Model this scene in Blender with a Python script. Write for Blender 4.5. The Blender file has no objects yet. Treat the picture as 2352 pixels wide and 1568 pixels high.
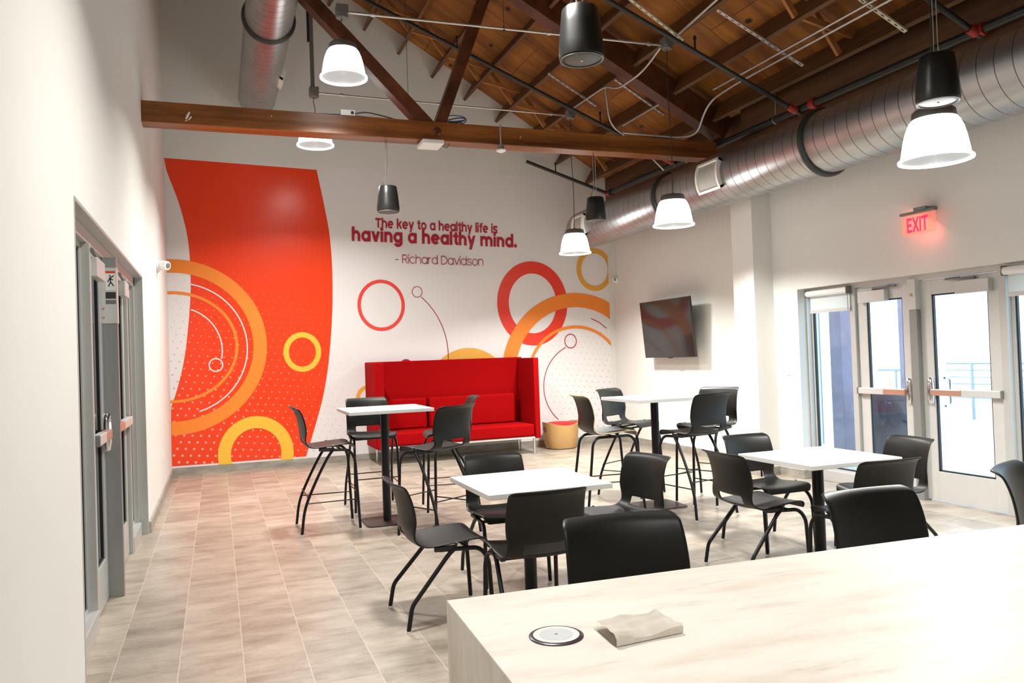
import bpy, bmesh, math, random
from mathutils import Vector, Matrix
random.seed(7)
SC = bpy.context.scene
COL = SC.collection
R = math.radians

# ------------------------------------------------------------------ camera, world, exposure
yaw, pit, rol = R(20.59), R(0.987), R(-1.98)
Fv = Vector((math.sin(yaw)*math.cos(pit), math.cos(yaw)*math.cos(pit), math.sin(pit)))
Rv = Vector((math.cos(yaw), -math.sin(yaw), 0.0))
Uv = Rv.cross(Fv)
R2 = Rv*math.cos(rol) + Uv*math.sin(rol)
U2 = -Rv*math.sin(rol) + Uv*math.cos(rol)
cd = bpy.data.cameras.new('camera')
cd.sensor_width = 36.0
cd.lens = 1806.0*36.0/2352.0
cd.clip_start, cd.clip_end = 0.05, 200
cam = bpy.data.objects.new('camera', cd)
COL.objects.link(cam)
M4 = Matrix((R2, U2, -Fv)).transposed().to_4x4()
M4.translation = Vector((0.6195, 0.0, 1.5))
cam.matrix_world = M4
SC.camera = cam

SC.view_settings.view_transform = 'Standard'
SC.view_settings.look = 'None'
SC.view_settings.gamma = 1.0
SC.view_settings.use_curve_mapping = False
SC.view_settings.exposure = 0.15

wd = bpy.data.worlds.new('world')
SC.world = wd
wd.use_nodes = True
wbg = wd.node_tree.nodes['Background']
wbg.inputs['Color'].default_value = (0.78, 0.90, 1.0, 1)
wbg.inputs['Strength'].default_value = 3.2
LAMP_W = 96.0          # watts of each pendant lamp
SHADE_E = 6.0          # glow of the prismatic shades

# ------------------------------------------------------------------ materials
MATS = {}
def nodes_of(name):
    m = bpy.data.materials.new(name); m.use_nodes = True
    nt = m.node_tree
    return m, nt, nt.nodes['Principled BSDF']
def lk(nt, a, b): nt.links.new(a, b)
def coords(nt, scale=(1, 1, 1), rot=(0, 0, 0), kind='Object'):
    tc = nt.nodes.new('ShaderNodeTexCoord'); mp = nt.nodes.new('ShaderNodeMapping')
    mp.inputs['Scale'].default_value = scale; mp.inputs['Rotation'].default_value = rot
    lk(nt, tc.outputs[kind], mp.inputs['Vector'])
    return mp.outputs['Vector']
def noise(nt, vec, scale, detail=4, rough=0.5):
    n = nt.nodes.new('ShaderNodeTexNoise')
    n.inputs['Scale'].default_value = scale; n.inputs['Detail'].default_value = detail
    n.inputs['Roughness'].default_value = rough
    lk(nt, vec, n.inputs['Vector'])
    return n.outputs['Fac']
def ramp(nt, fac, stops):
    r = nt.nodes.new('ShaderNodeValToRGB')
    e = r.color_ramp.elements
    while len(e) < len(stops): e.new(0.5)
    for k, (p, c) in enumerate(stops):
        e[k].position = p; e[k].color = (*c, 1) if len(c) == 3 else c
    lk(nt, fac, r.inputs['Fac'])
    return r.outputs['Color']
def mix(nt, a, b, fac, mode='MIX'):
    n = nt.nodes.new('ShaderNodeMix'); n.data_type = 'RGBA'; n.blend_type = mode
    if isinstance(fac, (int, float)): n.inputs[0].default_value = fac
    else: lk(nt, fac, n.inputs[0])
    for s, i in ((a, 6), (b, 7)):
        if isinstance(s, tuple): n.inputs[i].default_value = (*s, 1)
        else: lk(nt, s, n.inputs[i])
    return n.outputs[2]
def bump(nt, bsdf, fac, strength=0.1, dist=0.01):
    b = nt.nodes.new('ShaderNodeBump')
    b.inputs['Strength'].default_value = strength; b.inputs['Distance'].default_value = dist
    lk(nt, fac, b.inputs['Height']); lk(nt, b.outputs['Normal'], bsdf.inputs['Normal'])
def flat(name, col, rough=0.5, metal=0.0, var=0.06, nscale=8.0, bumpy=0.0, spec=None, coat=0.0):
    m, nt, b = nodes_of(name)
    v = coords(nt)
    f = noise(nt, v, nscale)
    lo = tuple(c*(1-var) for c in col); hi = tuple(min(1, c*(1+var)) for c in col)
    lk(nt, ramp(nt, f, [(0.3, lo), (0.7, hi)]), b.inputs['Base Color'])
    b.inputs['Roughness'].default_value = rough; b.inputs['Metallic'].default_value = metal
    if spec is not None: b.inputs['Specular IOR Level'].default_value = spec
    if coat: b.inputs['Coat Weight'].default_value = coat; b.inputs['Coat Roughness'].default_value = 0.1
    if bumpy: bump(nt, b, noise(nt, v, nscale*20), bumpy, 0.002)
    MATS[name] = m
    return m
def emis(name, col, s, base=(0.8, 0.8, 0.8)):
    m, nt, b = nodes_of(name)
    f = noise(nt, coords(nt), 3.0)
    lk(nt, ramp(nt, f, [(0, col), (1, tuple(min(1, c*1.02) for c in col))]), b.inputs['Emission Color'])
    b.inputs['Emission Strength'].default_value = s
    b.inputs['Base Color'].default_value = (*base, 1)
    MATS[name] = m
    return m

flat('wall_paint', (0.775, 0.770, 0.735), 0.75, var=0.012, nscale=1.5, bumpy=0.03)
flat('mural_white', (0.82, 0.785, 0.785), 0.42, var=0.01, nscale=1)
flat('mural_red', (0.90, 0.056, 0.010), 0.24, var=0.03, nscale=0.6)
flat('mural_orange', (0.92, 0.255, 0.028), 0.40, var=0.03, nscale=0.6)
flat('mural_yellow', (0.92, 0.52, 0.05), 0.40, var=0.02, nscale=0.6)
flat('mural_gold', (0.80, 0.40, 0.055), 0.40, var=0.02, nscale=0.6)
flat('mural_red_ring', (0.82, 0.045, 0.02), 0.40, var=0.03, nscale=0.6)
flat('mural_coral', (0.85, 0.07, 0.055), 0.40, var=0.02, nscale=0.6)
flat('mural_maroon', (0.46, 0.012, 0.032), 0.42, var=0.03, nscale=0.6)
flat('mural_line', (0.38, 0.022, 0.055), 0.42, var=0.03, nscale=0.6)
flat('mural_dot_grey', (0.36, 0.34, 0.36), 0.42, var=0.02)
flat('mural_dot_pink', (0.90, 0.42, 0.33), 0.42, var=0.02)
flat('black_plastic', (0.0075, 0.0071, 0.0060), 0.42, var=0.10, nscale=6, bumpy=0.05, spec=0.32)
flat('plywood_edge', (0.70, 0.52, 0.26), 0.5, var=0.1, nscale=40)
flat('black_metal', (0.005, 0.005, 0.0065), 0.38, var=0.1, spec=0.35)
flat('glide_white', (0.75, 0.75, 0.75), 0.4)
flat('table_white', (0.86, 0.86, 0.86), 0.28, var=0.01)
flat('table_edge', (0.80, 0.80, 0.80), 0.4, var=0.01)
flat('brown_steel', (0.030, 0.016, 0.012), 0.4, var=0.1)
flat('aluminium', (0.515, 0.52, 0.505), 0.38, metal=0.25, var=0.02, nscale=3)
flat('aluminium_dark', (0.27, 0.275, 0.27), 0.38, metal=0.25, var=0.02, nscale=3)
flat('closer_grey', (0.59, 0.59, 0.575), 0.34, metal=0.15, var=0.02)
flat('chrome', (0.75, 0.75, 0.76), 0.14, metal=1.0, var=0.02)
flat('reflect_tint_metal', (0.62, 0.36, 0.27), 0.32, metal=0.55, var=0.03)  # salmon reflection of the mural painted into the metal colour
flat('gasket', (0.012, 0.016, 0.022), 0.4)
flat('rubber', (0.02, 0.02, 0.02), 0.5)
flat('white_plastic', (0.82, 0.82, 0.80), 0.35, var=0.01)
flat('grey_metal', (0.20, 0.20, 0.19), 0.45, metal=0.4, var=0.06)
flat('galvanised', (0.58, 0.58, 0.55), 0.35, metal=0.8, var=0.06, nscale=10)
flat('strut_cream', (0.72, 0.70, 0.52), 0.4, metal=0.3, var=0.06)
flat('pipe_black', (0.022, 0.026, 0.024), 0.42, var=0.12)
flat('coupling_red', (0.42, 0.03, 0.015), 0.4, var=0.1)
flat('flange_dark', (0.055, 0.058, 0.055), 0.38, metal=0.5, var=0.1)
flat('grille_cream', (0.80, 0.76, 0.68), 0.4, var=0.02)
flat('grille_grey', (0.42, 0.40, 0.36), 0.5, var=0.05)
flat('speaker_black', (0.010, 0.0105, 0.010), 0.36, var=0.08, bumpy=0.04)
flat('speaker_grille', (0.07, 0.07, 0.07), 0.4, metal=0.4, var=0.05)
flat('wire', (0.03, 0.03, 0.03), 0.4)
flat('steel_wire', (0.55, 0.55, 0.53), 0.3, metal=0.9)
flat('cable_blue', (0.06, 0.20, 0.45), 0.4)
flat('screen_black', (0.018, 0.017, 0.016), 0.10, var=0.05)
flat('drum_wood', (0.56, 0.34, 0.13), 0.45, var=0.07, nscale=5)
flat('drum_red', (0.55, 0.012, 0.016), 0.8, var=0.05, nscale=60)
flat('shade_fabric', (0.80, 0.80, 0.78), 0.6, var=0.02)
flat('cloth', (0.62, 0.57, 0.49), 0.95, var=0.10, nscale=30, bumpy=0.4)
flat('charger_ring', (0.05, 0.035, 0.045), 0.25, var=0.05)
flat('charger_white', (0.86, 0.86, 0.84), 0.25, var=0.01)
flat('charger_grey', (0.66, 0.70, 0.70), 0.3, var=0.02)
flat('sticker_red', (0.55, 0.06, 0.02), 0.5)
flat('sticker_white', (0.75, 0.73, 0.68), 0.5)
flat('sticker_black', (0.03, 0.03, 0.03), 0.5)
flat('patio_concrete', (0.62, 0.63, 0.62), 0.8, var=0.08, nscale=1.2)
flat('post_hazed', (0.24, 0.22, 0.29), 0.6, var=0.15, nscale=5)  # brown timber with the violet wash of glare mixed into its colour
flat('post_grey', (0.18, 0.21, 0.28), 0.6, var=0.08, nscale=5)
flat('bin_dark', (0.05, 0.06, 0.075), 0.5, var=0.1, nscale=4)
flat('bin_bag', (0.05, 0.05, 0.07), 0.18, var=0.1, nscale=10)
flat('rail_metal', (0.30, 0.36, 0.42), 0.4, metal=0.4)
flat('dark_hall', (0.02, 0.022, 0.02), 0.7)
flat('wall_trim', (0.80, 0.78, 0.74), 0.5, var=0.01)
emis('shade_glow', (1.0, 0.99, 0.96), SHADE_E)
emis('lens_glow', (0.95, 0.95, 0.95), 0.30, (0.28, 0.28, 0.28))
emis('exit_red', (1.0, 0.03, 0.17), 0.72, (0.3, 0.01, 0.03))

def red_fabric():
    m, nt, b = nodes_of('red_fabric')
    v = coords(nt)
    f = noise(nt, v, 220, 2); g = noise(nt, v, 5, 3)
    c = ramp(nt, f, [(0.3, (0.27, 0.0012, 0.002)), (0.7, (0.39, 0.002, 0.0035))])
    c = mix(nt, c, (0.33, 0.0015, 0.003), g)
    lk(nt, c, b.inputs['Base Color']); b.inputs['Roughness'].default_value = 0.9
    b.inputs['Specular IOR Level'].default_value = 0.08
    b.inputs['Sheen Weight'].default_value = 0.0
    b.inputs['Sheen Tint'].default_value = (1, 0.2, 0.2, 1)
    bump(nt, b, f, 0.25, 0.002); MATS['red_fabric'] = m
red_fabric()

def floor_tile():
    m, nt, b = nodes_of('floor_tile')
    v = coords(nt, rot=(0, 0, R(90)))
    br = nt.nodes.new('ShaderNodeTexBrick')
    br.offset = 0.37; br.squash = 1.0
    for k, val in (('Scale', 1.0), ('Mortar Size', 0.0), ('Mortar Smooth', 0.0), ('Bias', 0.0),
                   ('Brick Width', 0.61), ('Row Height', 0.3040)):
        br.inputs[k].default_value = val
    br.inputs['Color1'].default_value = (0.0, 0.0, 0.0, 1); br.inputs['Color2'].default_value = (1, 1, 1, 1)
    mp = nt.nodes.new('ShaderNodeMapping'); mp.inputs['Location'].default_value = (0.13, -0.098, 0)
    lk(nt, v, mp.inputs['Vector']); lk(nt, mp.outputs['Vector'], br.inputs['Vector'])
    sp = nt.nodes.new('ShaderNodeSeparateXYZ'); lk(nt, mp.outputs['Vector'], sp.inputs[0])
    dv = nt.nodes.new('ShaderNodeMath'); dv.operation = 'DIVIDE'; dv.inputs[1].default_value = 0.3040
    lk(nt, sp.outputs['Y'], dv.inputs[0])
    pp = nt.nodes.new('ShaderNodeMath'); pp.operation = 'PINGPONG'; pp.inputs[1].default_value = 0.5
    lk(nt, dv.outputs[0], pp.inputs[0])
    grout = ramp(nt, pp.outputs[0], [(0.0, (0.8, 0.8, 0.8)), (0.0055, (0.8, 0.8, 0.8)), (0.009, (0, 0, 0)), (1, (0, 0, 0))])
    # each tile has its own piece of the streaky print: shift the noise by the tile's random value
    off = nt.nodes.new('ShaderNodeVectorMath'); off.operation = 'SCALE'; off.inputs['Scale'].default_value = 9.0
    lk(nt, br.outputs['Color'], off.inputs[0])
    def tile_noise(scale, s_, d_, r_):
        ad = nt.nodes.new('ShaderNodeVectorMath'); ad.operation = 'ADD'
        lk(nt, coords(nt, scale), ad.inputs[0]); lk(nt, off.outputs[0], ad.inputs[1])
        return noise(nt, ad.outputs[0], s_, d_, r_)
    st = tile_noise((1.5, 5.0, 1), 1.15, 7, 0.70)            # streaks run across the room
    cl = tile_noise((1.0, 1.7, 1), 3.1, 6, 0.66)
    fine = tile_noise((9, 16, 1), 7, 3, 0.65)
    c1 = ramp(nt, st, [(0.32, (0.19, 0.152, 0.120)), (0.45, (0.31, 0.262, 0.210)), (0.56, (0.41, 0.358, 0.297)), (0.70, (0.50, 0.450, 0.382))])
    c2 = ramp(nt, cl, [(0.34, (0.212, 0.168, 0.133)), (0.5, (0.36, 0.310, 0.252)), (0.64, (0.47, 0.420, 0.352))])
    c = mix(nt, c1, c2, 0.45)
    tile = ramp(nt, br.outputs['Color'], [(0.0, (0.86, 0.85, 0.84)), (1.0, (1.10, 1.09, 1.07))])
    c = mix(nt, c, tile, 1.0, 'MULTIPLY')
    c = mix(nt, c, ramp(nt, fine, [(0.3, (0.90, 0.90, 0.90)), (0.7, (1.06, 1.06, 1.06))]), 1.0, 'MULTIPLY')
    c = mix(nt, c, (0.55, 0.48, 0.395), grout)
    lk(nt, c, b.inputs['Base Color'])
    b.inputs['Roughness'].default_value = 0.36
    bump(nt, b, grout, -0.15, 0.004)
    MATS['floor_tile'] = m
floor_tile()

def base_tile():
    m, nt, b = nodes_of('base_tile')
    v = coords(nt)
    st = noise(nt, coords(nt, (2, 2, 6)), 2.0, 5, 0.6)
    lk(nt, ramp(nt, st, [(0.3, (0.24, 0.22, 0.19)), (0.7, (0.42, 0.39, 0.34))]), b.inputs['Base Color'])
    b.inputs['Roughness'].default_value = 0.45
    MATS['base_tile'] = m
base_tile()

def wood(name, dark, mid, light, scale=(1, 1, 1), grain=18.0, rough=0.45, knots=0.0, spec=0.5):
    m, nt, b = nodes_of(name)
    v = coords(nt, scale)
    gr = noise(nt, v, grain, 7, 0.66)
    n = noise(nt, v, grain*0.35, 4, 0.6)
    c = ramp(nt, gr, [(0.36, mid), (0.64, light)])
    c = mix(nt, c, dark, ramp(nt, n, [(0.42, (0, 0, 0)), (0.72, (1, 1, 1))]))
    if knots:
        vo = nt.nodes.new('ShaderNodeTexVoronoi')
        vo.inputs['Scale'].default_value = 1.0; vo.inputs['Randomness'].default_value = 1.0
        lk(nt, coords(nt, (2.6, 1.5, 2.6)), vo.inputs['Vector'])
        k = ramp(nt, vo.outputs['Distance'], [(0.05, (1, 1, 1)), (0.11, (0, 0, 0))])
        c = mix(nt, c, (0.02, 0.008, 0.003), k)
    lk(nt, c, b.inputs['Base Color'])
    b.inputs['Roughness'].default_value = rough; b.inputs['Specular IOR Level'].default_value = spec
    MATS[name] = m
    return m, nt, b, c
wood('truss_wood', (0.075, 0.020, 0.005), (0.20, 0.060, 0.012), (0.35, 0.125, 0.026), (0.5, 6.0, 9.0), 2.2, 0.34)
wood('web_wood', (0.035, 0.009, 0.004), (0.085, 0.022, 0.008), (0.13, 0.040, 0.013), (2.5, 2.5, 2.5), 2.4, 0.42)
wood('joist_wood', (0.065, 0.026, 0.010), (0.12, 0.052, 0.018), (0.18, 0.080, 0.026), (7.0, 0.5, 7.0), 2.0, 0.6)
wood('bridging_wood', (0.24, 0.085, 0.022), (0.40, 0.16, 0.045), (0.48, 0.21, 0.06), (3, 6, 6), 2.5, 0.6)

def plywood():
    m, nt, b, c = wood('plywood', (0.17, 0.055, 0.008), (0.32, 0.120, 0.016), (0.48, 0.190, 0.026), (1.2, 6.0, 1.0), 1.6, 0.6, knots=1.0)
    v = coords(nt)
    br = nt.nodes.new('ShaderNodeTexBrick')
    br.offset = 0.5
    for k, val in (('Scale', 1.0), ('Mortar Size', 0.006), ('Brick Width', 2.44), ('Row Height', 1.22)):
        br.inputs[k].default_value = val
    br.inputs['Color1'].default_value = (0.74, 0.70, 0.66, 1); br.inputs['Color2'].default_value = (1.10, 1.08, 1.04, 1)
    br.inputs['Mortar'].default_value = (0.36, 0.32, 0.28, 1)
    lk(nt, v, br.inputs['Vector'])
    c2 = mix(nt, c, br.outputs['Color'], 1.0, 'MULTIPLY')
    lk(nt, c2, b.inputs['Base Color'])
plywood()

def stone():
    m, nt, b = nodes_of('counter_stone')
    v = coords(nt, (1.0, 4.5, 1.0), (0, 0, R(-9)))
    n1 = noise(nt, v, 1.7, 7, 0.62)
    n2 = noise(nt, coords(nt, (1.2, 7, 1.2), (0, 0, R(-6))), 3.0, 8, 0.7)
    c1 = ramp(nt, n1, [(0.28, (0.52, 0.42, 0.33)), (0.40, (0.71, 0.63, 0.54)), (0.51, (0.82, 0.77, 0.70)), (0.75, (0.86, 0.82, 0.76))])
    c2 = ramp(nt, n2, [(0.30, (0.42, 0.35, 0.29)), (0.43, (0.78, 0.72, 0.64)), (1.0, (0.86, 0.81, 0.75))])
    lk(nt, mix(nt, c1, c2, 0.42), b.inputs['Base Color'])
    b.inputs['Roughness'].default_value = 0.42
    b.inputs['Specular IOR Level'].default_value = 0.4
    MATS['counter_stone'] = m
stone()

def spiral():
    m, nt, b = nodes_of('spiral_steel')
    v = coords(nt)
    sp = nt.nodes.new('ShaderNodeSeparateXYZ'); lk(nt, v, sp.inputs[0])
    # helical seam: distance along the duct plus the angle around it
    at = nt.nodes.new('ShaderNodeMath'); at.operation = 'ARCTAN2'
    lk(nt, sp.outputs['Z'], at.inputs[0]); lk(nt, sp.outputs['X'], at.inputs[1])
    ma = nt.nodes.new('ShaderNodeMath'); ma.operation = 'MULTIPLY_ADD'
    ma.inputs[1].default_value = 1/(2*math.pi)
    lk(nt, at.outputs[0], ma.inputs[0])
    yy = nt.nodes.new('ShaderNodeMath'); yy.operation = 'DIVIDE'; yy.inputs[1].default_value = 0.135
    lk(nt, sp.outputs['Y'], yy.inputs[0]); lk(nt, yy.outputs[0], ma.inputs[2])
    fr = nt.nodes.new('ShaderNodeMath'); fr.operation = 'FRACT'; lk(nt, ma.outputs[0], fr.inputs[0])
    seam = ramp(nt, fr.outputs[0], [(0.0, (1, 1, 1)), (0.045, (1, 1, 1)), (0.06, (0, 0, 0)), (1.0, (0, 0, 0))])
    n = noise(nt, coords(nt, (3, 1, 3)), 2.5, 4)
    base = ramp(nt, n, [(0.3, (0.33, 0.335, 0.335)), (0.7, (0.43, 0.435, 0.435))])
    lk(nt, mix(nt, base, (0.13, 0.11, 0.10), seam), b.inputs['Base Color'])
    b.inputs['Metallic'].default_value = 0.88; b.inputs['Roughness'].default_value = 0.34
    bump(nt, b, seam, 0.4, 0.006)
    MATS['spiral_steel'] = m
spiral()

def glass(name, tint, f0, refl=(1, 1, 1)):
    m = bpy.data.materials.new(name); m.use_nodes = True
    nt = m.node_tree; nt.nodes.clear()
    out = nt.nodes.new('ShaderNodeOutputMaterial')
    t = nt.nodes.new('ShaderNodeBsdfTransparent'); t.inputs['Color'].default_value = (*tint, 1)
    g = nt.nodes.new('ShaderNodeBsdfGlossy'); g.inputs['Roughness'].default_value = 0.03
    g.inputs['Color'].default_value = (*refl, 1)
    lw = nt.nodes.new('ShaderNodeLayerWeight'); lw.inputs['Blend'].default_value = 0.5
    pw = nt.nodes.new('ShaderNodeMath'); pw.operation = 'POWER'; pw.inputs[1].default_value = 5.0
    lk(nt, lw.outputs['Facing'], pw.inputs[0])
    fr = nt.nodes.new('ShaderNodeMath'); fr.operation = 'MULTIPLY_ADD'
    fr.inputs[1].default_value = 0.9; fr.inputs[2].default_value = f0
    lk(nt, pw.outputs[0], fr.inputs[0])
    mx = nt.nodes.new('ShaderNodeMixShader')
    lk(nt, fr.outputs[0], mx.inputs[0]); lk(nt, t.outputs[0], mx.inputs[1]); lk(nt, g.outputs[0], mx.inputs[2])
    lk(nt, mx.outputs[0], out.inputs['Surface'])
    MATS[name] = m
glass('clear_glass', (0.86, 0.95, 1.0), 0.03)
glass('dark_glass', (0.20, 0.22, 0.20), 0.045)
glass('exit_acrylic', (1.0, 0.76, 0.70), 0.04)
def lit_acrylic():                                        # edge-lit panel: clear, and glowing by itself
    nt = MATS['exit_acrylic'].node_tree
    out = [n for n in nt.nodes if n.type == 'OUTPUT_MATERIAL'][0]
    src = out.inputs['Surface'].links[0].from_socket
    em = nt.nodes.new('ShaderNodeEmission'); em.inputs['Color'].default_value = (1.0, 0.40, 0.33, 1); em.inputs['Strength'].default_value = 0.16
    ad = nt.nodes.new('ShaderNodeAddShader'); lk(nt, src, ad.inputs[0]); lk(nt, em.outputs[0], ad.inputs[1])
    lk(nt, ad.outputs[0], out.inputs['Surface'])
lit_acrylic()

def blind():
    m, nt, b = nodes_of('blind_fabric')
    f = noise(nt, coords(nt, (1, 40, 400)), 1.0, 2)
    lk(nt, ramp(nt, f, [(0.3, (0.78, 0.79, 0.77)), (0.7, (0.84, 0.85, 0.83))]), b.inputs['Base Color'])
    b.inputs['Roughness'].default_value = 0.8
    tr = nt.nodes.new('ShaderNodeBsdfTranslucent'); tr.inputs['Color'].default_value = (0.8, 0.85, 0.85, 1)
    mx = nt.nodes.new('ShaderNodeMixShader'); mx.inputs[0].default_value = 0.35
    out = nt.nodes['Material Output']
    lk(nt, b.outputs[0], mx.inputs[1]); lk(nt, tr.outputs[0], mx.inputs[2]); lk(nt, mx.outputs[0], out.inputs['Surface'])
    MATS['blind_fabric'] = m
blind()

# ------------------------------------------------------------------ mesh helpers
class MB:
    def __init__(s): s.v = []; s.f = []; s.mi = []
    def add(s, vs, fs, mi=0):
        o = len(s.v); s.v += [tuple(v) for v in vs]
        s.f += [tuple(i+o for i in f) for f in fs]; s.mi += [mi]*len(fs)
        return s
    def box(s, x0, x1, y0, y1, z0, z1, mi=0):
        vs = [(x, y, z) for z in (z0, z1) for y in (y0, y1) for x in (x0, x1)]
        return s.add(vs, [(0, 2, 3, 1), (4, 5, 7, 6), (0, 1, 5, 4), (2, 6, 7, 3), (0, 4, 6, 2), (1, 3, 7, 5)], mi)
    def bar(s, a, b, w, h, up=(0, 0, 1), mi=0):
        a, b = Vector(a), Vector(b); d = (b-a).normalized(); u = Vector(up)
        sd = d.cross(u).normalized(); u = sd.cross(d).normalized()
        vs = []
        for p in (a, b):
            for i, j in ((-1, -1), (1, -1), (1, 1), (-1, 1)): vs.append(p + sd*(w/2*i) + u*(h/2*j))
        return s.add(vs, [(3, 2, 1, 0), (4, 5, 6, 7), (0, 1, 5, 4), (1, 2, 6, 5), (2, 3, 7, 6), (3, 0, 4, 7)], mi)
    def tube(s, pts, r, n=8, mi=0, cap=True):
        pts = [Vector(p) for p in pts]; rings = []
        t0 = (pts[1]-pts[0]).normalized()
        ref = Vector((0, 0, 1)) if abs(t0.z) < 0.9 else Vector((1, 0, 0))
        nrm = t0.cross(ref).normalized()
        for k, p in enumerate(pts):
            if k == 0: t = t0
            elif k == len(pts)-1: t = (p-pts[k-1]).normalized()
            else: t = ((p-pts[k-1]).normalized() + (pts[k+1]-p).normalized()).normalized()
            nrm = (nrm - t*nrm.dot(t)).normalized(); bn = t.cross(nrm)
            rr = r[k] if isinstance(r, (list, tuple)) else r
            rings.append([p + nrm*(rr*math.cos(2*math.pi*i/n)) + bn*(rr*math.sin(2*math.pi*i/n)) for i in range(n)])
        vs = [v for g in rings for v in g]; fs = []
        for k in range(len(pts)-1):
            for i in range(n):
                j = (i+1) % n
                fs.append((k*n+i, k*n+j, (k+1)*n+j, (k+1)*n+i))
        if cap: fs += [tuple(reversed(range(n))), tuple(range((len(pts)-1)*n, len(pts)*n))]
        return s.add(vs, fs, mi)
    def lathe(s, prof, c=(0, 0, 0), n=32, mi=0, axis='Z', caps=True):
        vs = []
        for (r, h) in prof:
            for i in range(n):
                a = 2*math.pi*i/n; x, y = r*math.cos(a), r*math.sin(a)
                q = (x, y, h) if axis == 'Z' else ((x, h, y) if axis == 'Y' else (h, x, y))
                vs.append((q[0]+c[0], q[1]+c[1], q[2]+c[2]))
        fs = []
        for k in range(len(prof)-1):
            for i in range(n):
                j = (i+1) % n
                q = (k*n+i, k*n+j, (k+1)*n+j, (k+1)*n+i)
                fs.append(q if axis != 'Y' else tuple(reversed(q)))
        if caps:
            fs += [tuple(reversed(range(n))), tuple(range((len(prof)-1)*n, len(prof)*n))]
        return s.add(vs, fs, mi)
    def prism(s, poly, h, axis='Y', mi=0):
        """polygon in the plane across the axis, pushed along it from h[0] to h[1]"""
        n = len(poly); vs = []
        for q in h:
            for (a, b) in poly:
                vs.append((a, q, b) if axis == 'Y' else ((q, a, b) if axis == 'X' else (a, b, q)))
        fs = [tuple(range(n)), tuple(reversed(range(n, 2*n)))] + [(i, (i+1) % n + 0, (i+1) % n + n, i+n) for i in range(n)]
        return s.add(vs, fs, mi)
    def build(s, name, mat, parent=None, smooth=35, bevel=0.0, seg=2, loc=None, rot=None):
        me = bpy.data.meshes.new(name)
        me.from_pydata(s.v, [], s.f)
        mats = mat if isinstance(mat, (list, tuple)) else [mat]
        for m in mats: me.materials.append(MATS[m])
        for p, i in zip(me.polygons, s.mi): p.material_index = i
        bm = bmesh.new(); bm.from_mesh(me)
        bmesh.ops.recalc_face_normals(bm, faces=bm.faces); bm.to_mesh(me); bm.free()
        if smooth:
            me.shade_smooth(); me.set_sharp_from_angle(angle=R(smooth))
        o = bpy.data.objects.new(name, me); COL.objects.link(o)
        if parent: o.parent = parent
        if loc: o.location = loc
        if rot: o.rotation_euler = rot
        if bevel:
            b = o.modifiers.new('bevel', 'BEVEL'); b.width = bevel; b.segments = seg
            b.limit_method = 'ANGLE'; b.angle_limit = R(40)
        return o
def tag(o, label, cat, group=None):
    o['label'] = label; o['category'] = cat
    if group: o['group'] = group
    return o
def thing(name, label, cat, loc=(0, 0, 0), rz=0.0, group=None):
    o = bpy.data.objects.new(name, None); COL.objects.link(o)
    o.empty_display_size = 0.1
    o.location = loc; o.rotation_euler = (0, 0, rz)
    return tag(o, label, cat, group)
def struct(o, label=None, cat=None):
    o['kind'] = 'structure'
    if label: o['label'] = label; o['category'] = cat
    return o
KIDS = {}
def copy_tree(o, loc=None, rz=None, label=None, parent=None):
    c = o.copy(); COL.objects.link(c)
    if parent: c.parent = parent; c.matrix_parent_inverse = o.matrix_parent_inverse.copy()
    for ch in list(o.children): copy_tree(ch, parent=c)
    if loc is not None: c.location = loc
    if rz is not None: c.rotation_euler = (0, 0, rz)
    if label: c['label'] = label
    return c
def spline(pts, n):
    """Catmull-Rom through pts, n samples"""
    P = [Vector(p) for p in pts]; P = [P[0]*2-P[1]] + P + [P[-1]*2-P[-2]]
    out = []; m = len(P)-3
    for k in range(n):
        t = k/(n-1)*m; i = min(int(t), m-1); u = t-i
        a, b, c, d = P[i:i+4]
        out.append(0.5*((2*b)+(c-a)*u+(2*a-5*b+4*c-d)*u*u+(3*b-a-3*c+d)*u**3))
    return out
def fillet(pts, r, n=6):
    """polyline with rounded corners"""
    P = [Vector(p) for p in pts]; out = [P[0]]
    for k in range(1, len(P)-1):
        a, b, c = P[k-1], P[k], P[k+1]
        d1, d2 = (a-b).normalized(), (c-b).normalized()
        q = min(r, (a-b).length*0.49, (c-b).length*0.49)
        p1, p2 = b+d1*q, b+d2*q
        for i in range(n+1):
            t = i/n; out.append(p1*(1-t)**2 + b*2*t*(1-t) + p2*t*t)
    out.append(P[-1]); return out

# ------------------------------------------------------------------ room shell
D = 11.84                 # back wall
W1, WC, W2 = 6.93, 6.74, 6.90   # right wall by the screen, by the doors, plane of the glazing
Y0 = -3.6                 # wall behind the viewer
def deck_z(x): return 8.55-0.6*x

struct(MB().box(-0.4, 7.0, Y0-0.2, D+0.2, -0.12, 0.0).build('floor', 'floor_tile', smooth=0))
struct(MB().prism([(-0.3, 0), (7.2, 0), (7.2, deck_z(7.2)+0.02), (-0.3, deck_z(-0.3)+0.02)], (D, D+0.2)).build('wall_back', 'wall_paint', smooth=0))
struct(MB().prism([(-0.3, 0), (7.2, 0), (7.2, deck_z(7.2)+0.02), (-0.3, deck_z(-0.3)+0.02)], (Y0-0.2, Y0)).build('wall_front', 'wall_paint', smooth=0))
LO0, LO1, LH = 4.22, 7.86, 2.33      # opening for the glazed doors in the left wall
HL = deck_z(0)+0.1
struct(MB().box(-0.2, 0, Y0, LO0, 0, HL).box(-0.2, 0, LO1, D, 0, HL).box(-0.2, 0, LO0, LO1, LH, HL).build('wall_left', 'wall_paint', smooth=0))
RO0, RO1, RH = 3.2, 7.13, 2.125      # opening for the glazed doors in the right wall
HR = 4.46
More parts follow.
